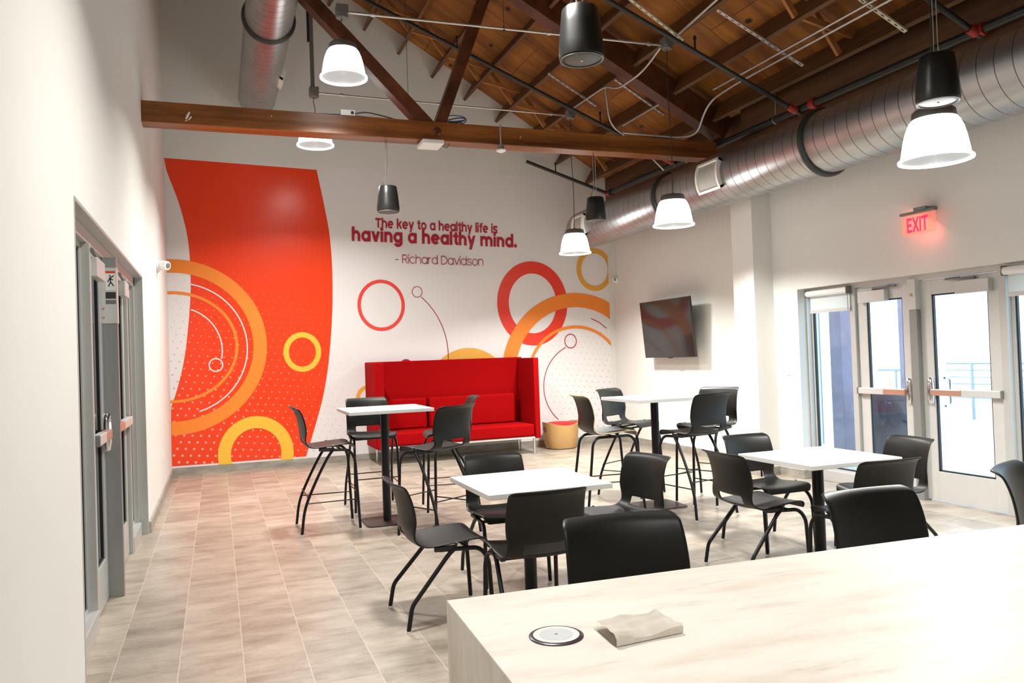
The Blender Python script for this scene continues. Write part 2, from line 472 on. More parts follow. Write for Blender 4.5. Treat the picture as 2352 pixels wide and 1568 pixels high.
wr = MB().box(WC, 7.02, RO1, 7.92, 0, HR).box(WC, 7.02, RO0, RO1, RH, HR).box(WC, 7.02, Y0, RO0, 0, HR)
wr.box(W1, 7.15, 7.92, D, 0, 4.42)
struct(wr.build('wall_right', 'wall_paint', smooth=0))
struct(MB().box(6.47, WC+0.01, 7.53, 7.92, 0, 3.84).build('trim_1', 'wall_paint', smooth=0))     # pilaster under the truss end
cl = MB().bar((-0.35, (Y0+D)/2, deck_z(-0.35)+0.03/0.857), (7.25, (Y0+D)/2, deck_z(7.25)+0.03/0.857), D-Y0+0.4, 0.06, (0, 0, 1))
co = cl.build('ceiling', 'plywood', smooth=0)
# give the deck its own axes so that the panels follow the slope
sl = math.atan(0.6)
co.data.transform(Matrix.Rotation(-sl, 4, 'Y')); co.matrix_world = Matrix.Rotation(sl, 4, 'Y')
struct(co)
struct(MB().box(0, 0.022, Y0, LO0-0.22, 0, 0.10).box(0, 0.022, LO1+0.03, D, 0, 0.10).build('baseboard_left', 'base_tile', smooth=0))
struct(MB().box(0.022, W1-0.012, D-0.012, D, 0, 0.10).build('baseboard_back', 'base_tile', smooth=0))
bb = MB().box(W1-0.012, W1, 7.92, D-0.012, 0, 0.10).box(6.458, 6.47, 7.518, 7.93, 0, 0.10).box(6.458, WC, 7.518, 7.53, 0, 0.10)
bb.box(WC-0.012, WC, RO1-0.002, 7.518, 0, 0.10).box(WC-0.012, W2-0.02, RO1-0.012, RO1, 0, 0.10)
struct(bb.build('baseboard_right', 'base_tile', smooth=0))

# ------------------------------------------------------------------ wall graphic
mural = thing('wall_mural', 'printed vinyl wall graphic of red panel, orange rings and quote covering the back wall', 'mural', (0, D, 0))
XR = 6.845; ZB = 0.102
def put(name, polys, mat, layer, label=None, stuff=False):
    """flat printed shapes on the wall, clipped at the right edge and the baseboard"""
    bm = bmesh.new()
    for poly in polys:
        vs = [bm.verts.new((x, -0.0016*layer, z)) for (x, z) in poly]
        bm.faces.new(vs)
    for co_, no in (((XR, 0, 0), (1, 0, 0)), ((0, 0, ZB), (0, 0, -1)), ((0.002, 0, 0), (-1, 0, 0))):
        g = bm.verts[:]+bm.edges[:]+bm.faces[:]
        bmesh.ops.bisect_plane(bm, geom=g, plane_co=co_, plane_no=no, clear_outer=True)
    for f in bm.faces:
        f.normal_update()
        if f.normal.y > 0: f.normal_flip()
    me = bpy.data.meshes.new(name); bm.to_mesh(me); bm.free()
    me.materials.append(MATS[mat])
    o = bpy.data.objects.new(name, me); COL.objects.link(o); o.parent = mural
    if label: o['label'] = label
    if stuff: o['kind'] = 'stuff'
    return o
def ringp(cx, cz, rx, rz, t, a0=0, a1=360, n=96):
    out = []
    for k in range(n):
        q = [R(a0+(a1-a0)*j/n) for j in (k, k+1)]
        o = [(cx+rx*math.cos(a), cz+rz*math.sin(a)) for a in q]
        i = [(cx+(rx-t)*math.cos(a), cz+(rz-t)*math.sin(a)) for a in q]
        out.append([o[0], o[1], i[1], i[0]])
    return out
def disc(cx, cz, r, n=64): return [[(cx+r*math.cos(2*math.pi*k/n), cz+r*math.sin(2*math.pi*k/n)) for k in range(n)]]
def stroke(pts, w, n=48):
    P = [(p.x, p.z) for p in spline([(x, 0, z) for x, z in pts], n)]; out = []
    L = []
    for k, p in enumerate(P):
        a, b = P[max(0, k-1)], P[min(n-1, k+1)]
        dx, dz = b[0]-a[0], b[1]-a[1]; l = math.hypot(dx, dz)
        L.append(((p[0]-dz/l*w/2, p[1]+dx/l*w/2), (p[0]+dz/l*w/2, p[1]-dx/l*w/2)))
    return [[L[k][0], L[k+1][0], L[k+1][1], L[k][1]] for k in range(n-1)]
put('white_ground', [[(0.0, 0.1), (6.85, 0.1), (6.85, 4.40), (0, 4.40)]], 'mural_white', 1)
LE = [(0.005, 4.405), (0.04, 4.20), (0.184, 3.755), (0.282, 3.269), (0.304, 2.72), (0.275, 2.233), (0.198, 1.628), (0.098, 1.209), (0.008, 0.94), (0.002, 0.5), (0.0, 0.1)]
RE = [(2.071, 4.338), (2.165, 3.824), (2.232, 3.372), (2.255, 2.853), (2.235, 2.206), (2.163, 1.498), (2.066, 0.988), (1.927, 0.517), (1.785, 0.089)]
lp = [(p.x, p.z) for p in spline([(x, 0, z) for x, z in LE[:9]], 60)] + LE[9:]
rp = [(p.x, p.z) for p in spline([(x, 0, z) for x, z in RE], 60)]
def interp(P, z):
    for (x0, z0), (x1, z1) in zip(P, P[1:]):
        if z1 <= z <= z0: return x0+(x1-x0)*(z0-z)/max(1e-6, z0-z1)
    return P[-1][0] if z < P[-1][1] else P[0][0]
quads = []
zs = [4.335-0.0425*k for k in range(100)]
for a, b in zip(zs, zs[1:]): quads.append([(interp(lp, a), a), (interp(rp, a), a), (interp(rp, b), b), (interp(lp, b), b)])
quads.append([(interp(lp, 4.4), 4.40), (2.071, 4.338), (interp(rp, 4.335), 4.335), (interp(lp, 4.335), 4.335)])
put('red_panel', quads, 'mural_red', 2)
# printed dots: larger towards the two lower corners, on a slightly turned grid
gd, pd = [], []
for i in range(-60, 75):
    for j in range(-5, 75):
        a = R(-5)
        u, w = (i+0.5*(j % 2))*0.108, j*0.094
        x = u*math.cos(a)-w*math.sin(a)*-1; z = u*math.sin(a)+w*math.cos(a)
        if x < 0.02 or z < 0.12 or z > 3.7: continue
        dl = math.hypot(x, z); rl = 0.0195*max(0, 1-dl/3.6) if x < 2.75 else 0
        dr = math.hypot(6.85-x, (z-0.3)*0.8); rr = 0.0150*max(0, 1-dr/2.6) if x > 4.2 else 0
        r_ = max(rl, rr)
        if r_ < 0.0022: continue
        inred = interp(lp, z) < x < interp(rp, z)
        if inred: pd += disc(x, z, r_, 10)
        else: gd += disc(x, z, r_*0.72, 10)
put('printed_dots', gd, 'mural_dot_grey', 3, 'grey printed dots', True)
put('printed_dots', pd, 'mural_dot_pink', 3, 'pale pink printed dots', True)
put('ring', ringp(0.055, 1.772, 1.243, 1.220, 0.186), 'mural_orange', 4, 'large orange ring')
put('ring', ringp(0.055, 1.772, 0.855, 0.775, 0.040), 'mural_orange', 4, 'thin orange ring')
put('arc_line', ringp(0.12, 1.745, 0.917, 0.925, 0.017, -74, 78.5), 'mural_white', 5, 'outer white arc')
put('arc_line', ringp(0.105, 1.715, 0.595, 0.615, 0.017, -12, 71), 'mural_white', 5, 'inner white arc')
put('ring', ringp(0.603, 1.504, 0.098, 0.098, 0.017, n=40), 'mural_white', 6, 'small white ring')
put('ring', ringp(1.790, 1.650, 0.269, 0.290, 0.078), 'mural_yellow', 4, 'small yellow ring on the red panel')
put('ring', ringp(1.110, 0.215, 0.515, 0.540, 0.172), 'mural_yellow', 5, 'yellow ring at the foot of the red panel')
put('ring', ringp(2.972, 2.322, 0.362, 0.390, 0.053), 'mural_coral', 3, 'thin red ring')
put('ring', ringp(3.533, 2.524, 0.083, 0.088, 0.011, n=40), 'mural_line', 3, 'small maroon ring')
put('arc_line', ringp(2.80, 1.55, 1.203, 1.203, 0.013, -20, 48.5), 'mural_line', 3, 'maroon arc')
put('disc', disc(4.32, 0.96, 0.676), 'mural_gold', 2, 'golden disc behind the sofa')
put('ring', ringp(2.74, 0.93, 0.195, 0.195, 0.06, n=48), 'mural_gold', 2, 'golden ring behind the sofa')
put('disc', disc(3.322, 1.40, 0.095, 32), 'mural_maroon', 2, 'maroon disc')
put('ring', ringp(5.45, 2.328, 0.615, 0.685, 0.198), 'mural_red_ring', 4, 'bold red ring')
put('ring', ringp(6.20, 1.17, 1.325, 1.322, 0.234, 0, 180), 'mural_orange', 5, 'bold orange arch')
put('ring', ringp(6.185, 1.13, 0.87, 0.825, 0.05, 0, 180), 'mural_orange', 6, 'thin orange arch')
put('ring', ringp(6.59, 2.885, 0.335, 0.360, 0.088), 'mural_gold', 4, 'golden ring at the right edge')
put('ring', ringp(6.10, 1.698, 0.112, 0.122, 0.015, n=40), 'mural_maroon', 5, 'small maroon ring')
put('arc_line', ringp(6.30, 0.95, 0.715, 0.715, 0.013, 114.5, 228), 'mural_line', 4, 'maroon arc')
put('arc_line', stroke([(6.489, 2.067), (6.633, 1.999), (6.775, 1.896)], 0.014), 'mural_line', 4, 'short maroon arc')


# geometric sans lettering drawn from strokes; units: capital height 0.70, small letters 0.55
def glyph(ch, w):
    h, A, C = 0.55, 0.75, 0.70
    P = []
    def seg(pts):                                         # constant width stroke with mitred joints and flat ends
        n = len(pts); L = []
        for k in range(n):
            p, q = pts[max(0, k-1)], pts[min(n-1, k+1)]
            dx, dz = q[0]-p[0], q[1]-p[1]; l = math.hypot(dx, dz) or 1
            m = w/2
            if 0 < k < n-1:
                a_, b_ = pts[k-1], pts[k+1]; c_ = pts[k]
                d1 = ((c_[0]-a_[0]), (c_[1]-a_[1])); d2 = ((b_[0]-c_[0]), (b_[1]-c_[1]))
                l1, l2 = math.hypot(*d1) or 1, math.hypot(*d2) or 1
                cs = (d1[0]*d2[0]+d1[1]*d2[1])/(l1*l2); m = w/2/max(0.5, math.sqrt(max(0.0, (1+cs)/2)))
            L.append(((pts[k][0]-dz/l*m, pts[k][1]+dx/l*m), (pts[k][0]+dz/l*m, pts[k][1]-dx/l*m)))
        for k in range(n-1): P.append([L[k][0], L[k+1][0], L[k+1][1], L[k][1]])
    def arc(cx, cz, rx, rz, a0, a1, n=28):
        return [(cx+rx*math.cos(R(a0+(a1-a0)*k/n)), cz+rz*math.sin(R(a0+(a1-a0)*k/n))) for k in range(n+1)]
    def dg(x0, z0, x1, z1, f=1.0):                        # slanted stroke with level ends
        q = w*f*math.hypot(x1-x0, z1-z0)/abs(z1-z0)/2
        P.append([(x0-q, z0), (x0+q, z0), (x1+q, z1), (x1-q, z1)])
    def bar(x0, x1, z0, z1): P.append([(x0, z0), (x1, z0), (x1, z1), (x0, z1)])
    def dot(x, z, r): P.append([(x+r*math.cos(2*math.pi*k/20), z+r*math.sin(2*math.pi*k/20)) for k in range(20)])
    H = w/2; rx, rz, cz = 0.29-H, 0.287-H, 0.273
    if ch in 'oaqdbpgce': cx = 0.29
    if ch in 'oadbg': seg(arc(cx, cz, rx, rz, 0, 360, 44))
    W = 0.58
    if ch == 'a': bar(W-w, W, 0, h)
    elif ch == 'd': bar(W-w, W, 0, A)
    elif ch == 'g':
        bar(W-w, W, 0.0, h); seg([(W-H, 0.02)] + arc(0.29, 0.02, rx, 0.245-H, 0, -155, 24))
    elif ch == 'c': seg(arc(0.29, cz, rx, rz, 42, 318, 36)); W = 0.54
    elif ch == 'e': seg(arc(0.29, cz, rx, rz, -1, 318, 40)); bar(w*0.7, 0.58-w*0.6, cz-H*0.86, cz+H*0.86)
    elif ch in 'hn':
        W = 0.53; bar(0, w, 0, A if ch == 'h' else h); r = W/2-H; zt = h+0.01-H-r*0.98
        seg(arc(W/2, zt, r, r*0.98, 180, 0, 22) + [(W-H, 0)])
    elif ch == 'm':
        W = 0.86; bar(0, w, 0, h); r = (W-w)/4; zt = h+0.01-H-r*1.08
        for k in (0, 1): seg(arc(H+r+2*r*k, zt, r, r*1.08, 180, 0, 20) + [(H+2*r*(k+1), 0)])
    elif ch == 'r': W = 0.34; bar(0, w, 0, h); r = 0.26; seg(arc(H+r, h-H-r*0.95, r, r, 180, 92, 16))
    elif ch == 'i': W = w; bar(0, w, 0, h); dot(H, 0.675, max(0.055, w*0.57))
    elif ch == 'l': W = w; bar(0, w, 0, A)
    elif ch == 't':
        W = 0.34; x = 0.10; bar(x, x+w, 0.14, 0.69); bar(0, W, h-w*0.82, h); seg([(x+H, 0.15)] + arc(x+H+0.11, 0.15, 0.11, 0.15-H, 180, 270, 10) + [(W, H)])
    elif ch == 'f':
        W = 0.35; x = 0.10; bar(x, x+w, 0, 0.58); bar(0, W, h-w*0.82, h); seg([(x+H, 0.57)] + arc(x+H+0.12, 0.57, 0.12, A-0.57-H, 180, 90, 10) + [(W, A-H)])
    elif ch == 's':
        W = 0.46
        q = [(0.43, 0.42), (0.36, 0.51), (0.23, h+0.01-H*0.0-H), (0.09, 0.49), (H+0.01, 0.41), (0.10, 0.325), (0.23, 0.28), (0.37, 0.23), (W-H, 0.15), (0.37, 0.055), (0.23, H-0.01), (0.09, 0.05), (0.03, 0.14)]
        q[2] = (0.23, h+0.01-H); q[4] = (H+0.005, 0.405); q[0] = (0.42, 0.43); q[12] = (0.035, 0.13)
        seg([(p.x, p.z) for p in spline([(x, 0, z) for x, z in q], 44)])
    elif ch == 'v': W = 0.54; dg(H, h, 0.27, 0); dg(W-H, h, 0.27, 0)
    elif ch == 'y': W = 0.55; dg(H, h, 0.275, 0.0); dg(W-H, h, 0.275-0.10+H*0.2, -0.21)
    elif ch == 'k': W = 0.52; bar(0, w, 0, A); dg(W-H-0.02, h, H+0.05, 0.215); dg(0.215, 0.33, W-H, 0)
    elif ch == 'T': W = 0.58; bar(0, W, C-w, C); bar(W/2-H, W/2+H, 0, C)
    elif ch == 'R':
        W = 0.54; bar(0, w, 0, C); r = 0.195-H*0.0; seg([(H, C-H), (0.30, C-H)] + arc(0.30, 0.505, 0.50-0.30-H, 0.195-H, 90, -90, 18) + [(H, 0.31+H)]); dg(0.25, 0.33, W-H, 0)
    elif ch == 'D':
        W = 0.62; bar(0, w, 0, C); seg([(H, C-H), (0.25, C-H)] + arc(0.25, C/2, W-0.25-H, C/2-H, 90, -90, 26) + [(H, H)])
    elif ch == '-': W = 0.34; bar(0, W, 0.25, 0.25+w*0.95)
    elif ch == '.': W = w*1.2; dot(W/2, w*0.56, w*0.62)
    elif ch == 'E': W = 0.46; bar(0, w, 0, C); bar(0, W, C-w, C); bar(0, W*0.92, C/2-H, C/2+H); bar(0, W, 0, w)
    elif ch == 'X': W = 0.60; dg(H, C, W-H, 0); dg(W-H, C, H, 0)
    elif ch == 'I': W = w; bar(0, w, 0, C)
    return P, W
def letters(name, body, x0, x1, z, w, mat, parent, capz, y=0.0, plane='back', ang=0.0, gap=0.052, space=0.30):
    """lettering that runs from x0 to x1 with its baseline at z, one part per word"""
    words, pen, ends = [], 0.0, 0
    for word in body.split(' '):
        polys = []
        for ch in word:
            P, W = glyph(ch, w)
            polys += [[(px+pen, pz) for px, pz in p] for p in P]
            ends = pen+W; pen += W+gap*(1.25 if ch in 'ilhnm' else 0.8 if ch in 'vytfkr' else 1.0)
        words.append((word, polys)); pen += space
    sx, sz = (x1-x0)/ends, capz/0.70
    outp = []
    for word, polys in words:
        m = MB()
        for k, p in enumerate(polys):
            q = []; yk = y-0.00012*(k % 9)*(1 if plane == 'back' else 1)
            for px, pz in p:
                ax, az = px*sx, pz*sz
                bx_, bz = x0+ax*math.cos(ang)-az*math.sin(ang), z+ax*math.sin(ang)+az*math.cos(ang)
                q.append((bx_, yk, bz) if plane == 'back' else (yk, -bx_, bz))
            m.add(q, [tuple(range(len(q)))])
        outp.append(m.build(name, mat, parent, 0))
    return outp
for body, x0, x1, z, w_, cap, mt_ in (('The key to a healthy life is', 2.918, 4.878, 3.500, 0.142, 0.146, 'mural_maroon'),
                                 ('having a healthy mind.', 2.557, 5.205, 3.292, 0.168, 0.204, 'mural_maroon'),
                                 ('- Richard Davidson', 3.202, 4.623, 2.965, 0.062, 0.134, 'mural_line')):
    letters('quote_word', body, x0, x1, z, w_, mt_, mural, cap, y=-0.0100, ang=R(-1.3))

# ------------------------------------------------------------------ roof timbers
def joist(x, label):
    t = thing('roof_joist', label, 'joist', (0, 0, 0), 0, 'roof joists')
    return t
KX = [2.835+0.52*k for k in range(-5, 8)]
nu = Vector((0.6, 0, 1)).normalized()
ranks = ['highest', 'second highest', 'third highest', 'fourth highest', 'fifth highest', 'sixth highest', 'seventh highest',
         'sixth lowest', 'fifth lowest', 'fourth lowest', 'third lowest', 'second lowest', 'lowest']
for k, x in enumerate(KX):
    pb = Vector((x, 0, 8.2-0.6*x)); c = pb + nu*0.142
    m = MB().bar((c.x, Y0, c.z), (c.x, D-0.001, c.z), 0.042, 0.284, nu)
    tag(m.build('roof_joist', 'joist_wood', smooth=0), 'brown roof joist under the plywood deck, %s on the slope' % ranks[k], 'joist', 'roof joists')
for x0, x1, y0, y1, z0, nm in ((6.672, WC-0.002, Y0+0.01, 7.915, 3.93, 'near'), (6.85, W1-0.002, 7.93, D-0.002, 3.93, 'far')):
    m = MB().prism([(x0, z0), (x1, z0), (x1, deck_z(x1)-0.01), (x0, deck_z(x0)-0.01)], (y0, y1))
    tag(m.build('wall_plate', 'joist_wood', smooth=0), 'dark timber plate under the roof on the %s part of the right wall' % nm, 'beam', 'timber wall plates')
# cross bridging between the joists
brn = 0
for yb, kk, nm in ((10.95, range(2, 12), 'near the back wall'), (6.0, range(5, 12), 'in the front bay')):
    for k in kk:
        xa, xb = KX[k]+0.02, KX[k+1]-0.02
        za, zb = 8.2-0.6*xa, 8.2-0.6*xb
        t = thing('joist_bridging', 'crossed orange wood braces %s, below the %s roof joist' % (nm, ranks[k]), 'brace', (xa, yb, za), 0, 'cross bridging of the roof')
        MB().bar((0, 0, 0.03), (xb-xa+0.14, 0, zb-za+0.20), 0.036, 0.06, (0, 0, 1)).build('brace', 'bridging_wood', t, 0)
        MB().bar((0.13, 0.06, 0.22), (xb-xa, 0.06, zb-za+0.03), 0.036, 0.06, (0, 0, 1)).build('brace', 'bridging_wood', t, 0)

YT = 8.235
tr = thing('roof_truss', 'reddish brown timber roof truss spanning the room', 'truss', (0, YT, 3.86))
bc = MB().box(-0.02, 6.54, 0.0, 0.22, 0.0, 0.206)
o = bc.build('bottom_chord', 'truss_wood', tr, 0, 0.006)
MB().bar((-0.02, 0.11, 0.235), (-0.02+0.6, 0.11, 0.21), 0.0, 0.0) if False else None
tc0, tc1 = Vector((0.02, 0.65, 8.02-0.6*0.02-3.86)), Vector((6.62, 0.05, 8.07-0.6*6.62-3.86))
MB().bar(tc0+Vector((0.08, 0, 0.13)), tc1+Vector((0.08, 0, 0.13)), 0.20, 0.30, nu).build('top_chord', 'web_wood', tr, 0, 0.005)
MB().bar((2.915, 0.10, 0.10), (0.02, 0.10, 3.03), 0.14, 0.16, (0, 1, 0)).build('web_member', 'web_wood', tr, 0, 0.005)
MB().bar((2.925, 0.10, 0.06), (3.72, 0.16, 2.10), 0.12, 0.14, (0, 1, 0)).build('web_member', 'web_wood', tr, 0, 0.005)
sc_ = MB()
for (px, pz, l_, w2, a_) in ((0.415, 0.085, 0.085, 0.022, 62), (0.435, 0.06, 0.05, 0.014, 50), (0.40, 0.035, 0.025, 0.010, 20), (1.2, 0.14, 0.016, 0.008, 80), (3.9, 0.10, 0.03, 0.006, 85)):
    ca, sa = math.cos(R(a_)), math.sin(R(a_))
    q = [(-l_/2, -w2*0.3), (-l_*0.1, -w2/2), (l_/2, -w2*0.2), (l_*0.45, w2*0.4), (0.0, w2/2), (-l_*0.45, w2*0.3)]
    sc_.prism([(px+x*ca-z*sa, pz+x*sa+z*ca) for x, z in q], (-0.0012, 0.0))
sc_.build('paint_scuff', 'white_plastic', tr, 0)['label'] = 'white paint scuffs on the beam'
MB().lathe([(0.0, -0.02), (0.03, -0.02), (0.045, -0.006), (0.045, 0.0)], (2.93, -0.001, 0.10), 12, axis='Y').build('bolt', 'web_wood', tr)

# ------------------------------------------------------------------ spiral ducts
def duct(name, label, cx, cz, r, y0, y1, rings, grilles):
    t = thing(name, label, 'duct', (cx, y1, cz))
    n = 64
    prof = [(r, y0-y1), (r, -0.05), (r*0.985, -0.012), (r*0.95, 0.0)]
    MB().lathe(prof, n=n, axis='Y').build('duct_body', 'spiral_steel', t, 40)
    for y in rings:
        q = y-y1
        MB().lathe([(r, q-0.035), (r+0.012, q-0.035), (r+0.032, q-0.012), (r+0.032, q+0.012), (r+0.012, q+0.035), (r, q+0.035)], n=n, axis='Y', caps=False).build('flange_ring', 'flange_dark', t, 50)
    for (y, w, a0, a1) in grilles:
        # curved collar with a grey screen behind it
        fr, sc, sd = MB(), MB(), MB()
        N = 14
        def P(rad, a, yy): return (rad*math.cos(a), yy-y1, rad*math.sin(a))
        A = [R(a0+(a1-a0)*k/N) for k in range(N+1)]
        ro = r+0.045
        def strip(mb, r0, r1, aa, ya, yb):
            for p, q in zip(aa, aa[1:]):
                vs = [P(rad, a, yy) for rad in (r0, r1) for a in (p, q) for yy in (ya, yb)]
                mb.add(vs, [(0, 1, 3, 2), (4, 6, 7, 5), (0, 4, 5, 1), (2, 3, 7, 6), (0, 2, 6, 4), (1, 5, 7, 3)])
        e = 0.028; ea = e/ro
        strip(fr, r-0.005, ro, A, y-w/2, y-w/2+e); strip(fr, r-0.005, ro, A, y+w/2-e, y+w/2)
        strip(fr, r-0.005, ro, [A[0], A[0]+ea], y-w/2, y+w/2); strip(fr, r-0.005, ro, [A[-1]-ea, A[-1]], y-w/2, y+w/2)
        g = fr.build('vent_collar', 'grille_cream', t, 40)
        strip(sc, r+0.018, r+0.024, A, y-w/2+e, y+w/2-e)
        s_ = sc.build('vent_screen', 'grille_grey', g, 40)
    return t
duct('spiral_duct', 'large round spiral duct of grey galvanised steel running along the right wall', 5.95, 3.37, 0.29, Y0+0.05, 10.92, (5.75, 8.34, 3.1, 0.4),
     ((7.18, 0.40, 152, 212), (10.45, 0.36, 152, 212)))
duct('spiral_duct', 'smaller round spiral duct of grey steel overhead near the left wall', 1.235, 5.20, 0.250, Y0+0.05, 11.45, (8.72, 5.8, 2.6), ((10.3, 0.36, -35, 25),))

# ------------------------------------------------------------------ sprinkler pipes, conduits, struts
t = thing('sprinkler_main', 'thick black sprinkler main pipe above the large duct', 'pipe', (6.60, 11.2, 4.052))
MB().tube([(0, 0.0, 0), (0, Y0-11.2+0.02, 0)], 0.040, 14).build('pipe', 'pipe_black', t, 50)
for yy in (-0.02, -4.6, -6.55):
    MB().lathe([(0.04, -0.035), (0.055, -0.035), (0.058, 0), (0.055, 0.035), (0.04, 0.035)], (0, yy, 0), 14, axis='Y').build('coupling', 'coupling_red' if yy < -1 else 'pipe_black', t, 40)
for yy in (-2.2, -4.0, -7.0):
    MB().tube([(0, yy, 0.30), (0, yy, 0.05)], 0.006, 6).tube([(0.0, yy, 0.05), (-0.045, yy, 0.02), (-0.05, yy, -0.02), (0.0, yy, -0.052), (0.05, yy, -0.02), (0.045, yy, 0.02), (0, yy, 0.05)], 0.006, 6).build('hanger', 'galvanised', t, 50)
def branch(a, b, label, heads):
    a, b = Vector(a), Vector(b); d = b-a
    t = thing('sprinkler_branch', label, 'pipe', tuple(a), 0, 'sprinkler branch pipes')
    MB().tube([(0, 0, 0), tuple(d)], 0.026, 10).build('pipe', 'pipe_black', t, 50)
    c = d*0.985
    MB().tube([tuple(d*0.955), tuple(d*0.985)], 0.042, 10).build('coupling', 'coupling_red', t, 50)
    for f in heads:
        q = d*f
        MB().tube([tuple(q), (q.x, q.y, q.z+0.13)], 0.011, 8).tube([(q.x, q.y, q.z+0.13), (q.x, q.y, q.z+0.17)], [0.02, 0.012], 8).build('sprinkler_head', 'pipe_black', t, 50)
branch((2.5, 10.30, 6.30), (6.60, 9.22, 4.02), 'thin black sprinkler branch pipe sloping across the back bay of the roof', (0.3, 0.75))
branch((3.6, 7.46, 5.72), (6.60, 6.80, 4.00), 'thin black sprinkler branch pipe sloping across the roof just in front of the truss', (0.62,))
branch((4.3, 4.95, 5.31), (6.60, 4.66, 4.00), 'thin black sprinkler branch pipe sloping down to the main at upper right', (0.8,))
branch((5.386, 11.74, 4.62), (6.60, 11.20, 4.02), 'thin black sprinkler branch pipe running down along the back wall', (0.35,))

def conduit(label, pts, rad=0.012, r=0.15, straps=()):
    P = fillet(pts, r); o_ = Vector(pts[0])
    t = thing('conduit', label, 'conduit', tuple(o_), 0, 'electrical conduits')
    MB().tube([tuple(p-o_) for p in P], rad, 8).build('conduit_tube', 'galvanised', t, 50)
    for s_ in straps:
        q = Vector(s_)-o_
        MB().tube([(q.x-0.02, q.y, q.z), (q.x+0.02, q.y, q.z)], rad*1.7, 8).build('connector', 'galvanised', t, 50)
conduit('thin straight steel conduit between the two ceiling boxes in front of the truss', [(1.87, 7.44, 4.80), (5.20, 7.30, 4.79)], 0.013, straps=((2.1, 7.43, 4.80), (3.9, 7.355, 4.795), (5.05, 7.306, 4.79)))
conduit('thin straight steel conduit between the two ceiling boxes behind the truss', [(1.87, 9.74, 4.78), (5.22, 9.85, 4.79)], 0.011, straps=((2.15, 9.745, 4.78), (3.4, 9.79, 4.785), (5.0, 9.842, 4.79)))
conduit('bent steel conduit passing under the truss rafter between the two right hand ceiling boxes', [(5.29, 9.80, 4.86), (5.29, 8.75, 4.84), (5.29, 8.45, 4.70), (5.29, 7.85, 4.70), (5.29, 7.36, 4.86)], 0.013, 0.2)
conduit('steel conduit running up along a joist from the front ceiling box toward the viewer', [(5.33, 7.20, 4.86), (5.33, 5.6, 5.02), (5.33, 1.5, 5.02)], 0.015, 0.3)
conduit('upper of two parallel steel conduits under the lower joists', [(6.10, 7.65, 4.50), (6.10, 6.9, 4.50), (6.10, 1.0, 4.50)], 0.013, 0.2)
conduit('lower of two parallel steel conduits, bending down onto the truss beam', [(5.2, 8.20, 4.09), (5.95, 8.20, 4.08), (6.16, 8.10, 4.10), (6.16, 7.85, 4.42), (6.16, 7.3, 4.46), (6.16, 1.0, 4.46)], 0.014, 0.22)
conduit('short white conduit stub fixed under a joist behind the top chord', [(5.93, 9.5, 4.60), (5.93, 8.55, 4.60)], 0.012)
conduit('curved pale conduit hanging beneath the deck above the far end of the duct', [(5.435, 9.05, 4.96), (5.50, 9.08, 4.46), (6.05, 9.22, 4.22), (6.45, 9.35, 3.98)], 0.013, 0.15)

t = thing('hanging_channel', 'dark vertical strut channel dropping to the rear left lamp box', 'strut', (1.80, 9.76, 4.86))
MB().box(-0.022, 0.022, -0.022, 0.022, 0, 2.55).build('channel', 'grey_metal', t, 0)
MB().box(-0.05, -0.024, -0.02, 0.02, 0.55, 1.35).build('cover', 'pipe_black', t, 0)
for x_, y_, z0_, z1_, wh in ((2.99, 9.775, 4.78, 6.75, 'rear'), (3.42, 7.38, 4.79, 6.45, 'front')):
    m = MB().tube([(0, 0, 0), (0, 0, z1_-z0_)], 0.003, 6).tube([(0, 0, -0.02), (0, 0, 0.025)], 0.016, 8)
    tag(m.build('hanger_wire', 'wire', smooth=50, loc=(x_, y_, z0_)), 'thin wire hanger holding up the %s steel conduit' % wh, 'wire', 'conduit hangers')
def strut(a, b, label, mat):
    a, b = Vector(a), Vector(b); d = b-a
    m = MB().bar((0, 0, 0), tuple(d), 0.041, 0.018, nu)
    n = int(d.length/0.075); u = d.normalized()
    side = u.cross(nu).normalized()
    for k in range(n):                                    # slots punched in the channel, seen from below
        c = u*((k+0.5)*d.length/n) - nu*0.0092
        vs = [c+u*(i*0.016)+side*(j*0.007) for i, j in ((-1, -1), (1, -1), (1, 1), (-1, 1))]
        m.add(vs, [(0, 1, 2, 3)], 1)
    o = m.build('strut_channel', [mat, 'sticker_black'], smooth=0)
    o.location = a
    tag(o, label, 'strut', 'strut channels under the joists')
def onr(x, y, dz=0.0): return (x, y, 8.2-0.6*x-0.012+dz)
strut(onr(4.42, 7.35), onr(5.50, 7.33), 'slotted cream strut channel above the front ceiling box', 'strut_cream')
strut(onr(5.45, 6.62), onr(6.35, 6.45), 'plain grey strut channel to the right of the front ceiling box', 'galvanised')
strut(onr(4.88, 9.60), onr(5.55, 9.55), 'slotted strut channel above the rear ceiling box', 'galvanised')
strut(onr(5.42, 8.75), onr(6.10, 8.72), 'grey strut channel just behind the truss rafter', 'galvanised')
strut(onr(5.72, 5.42), onr(6.50, 5.30), 'slotted cream strut channel carrying two conduits at upper right', 'strut_cream')

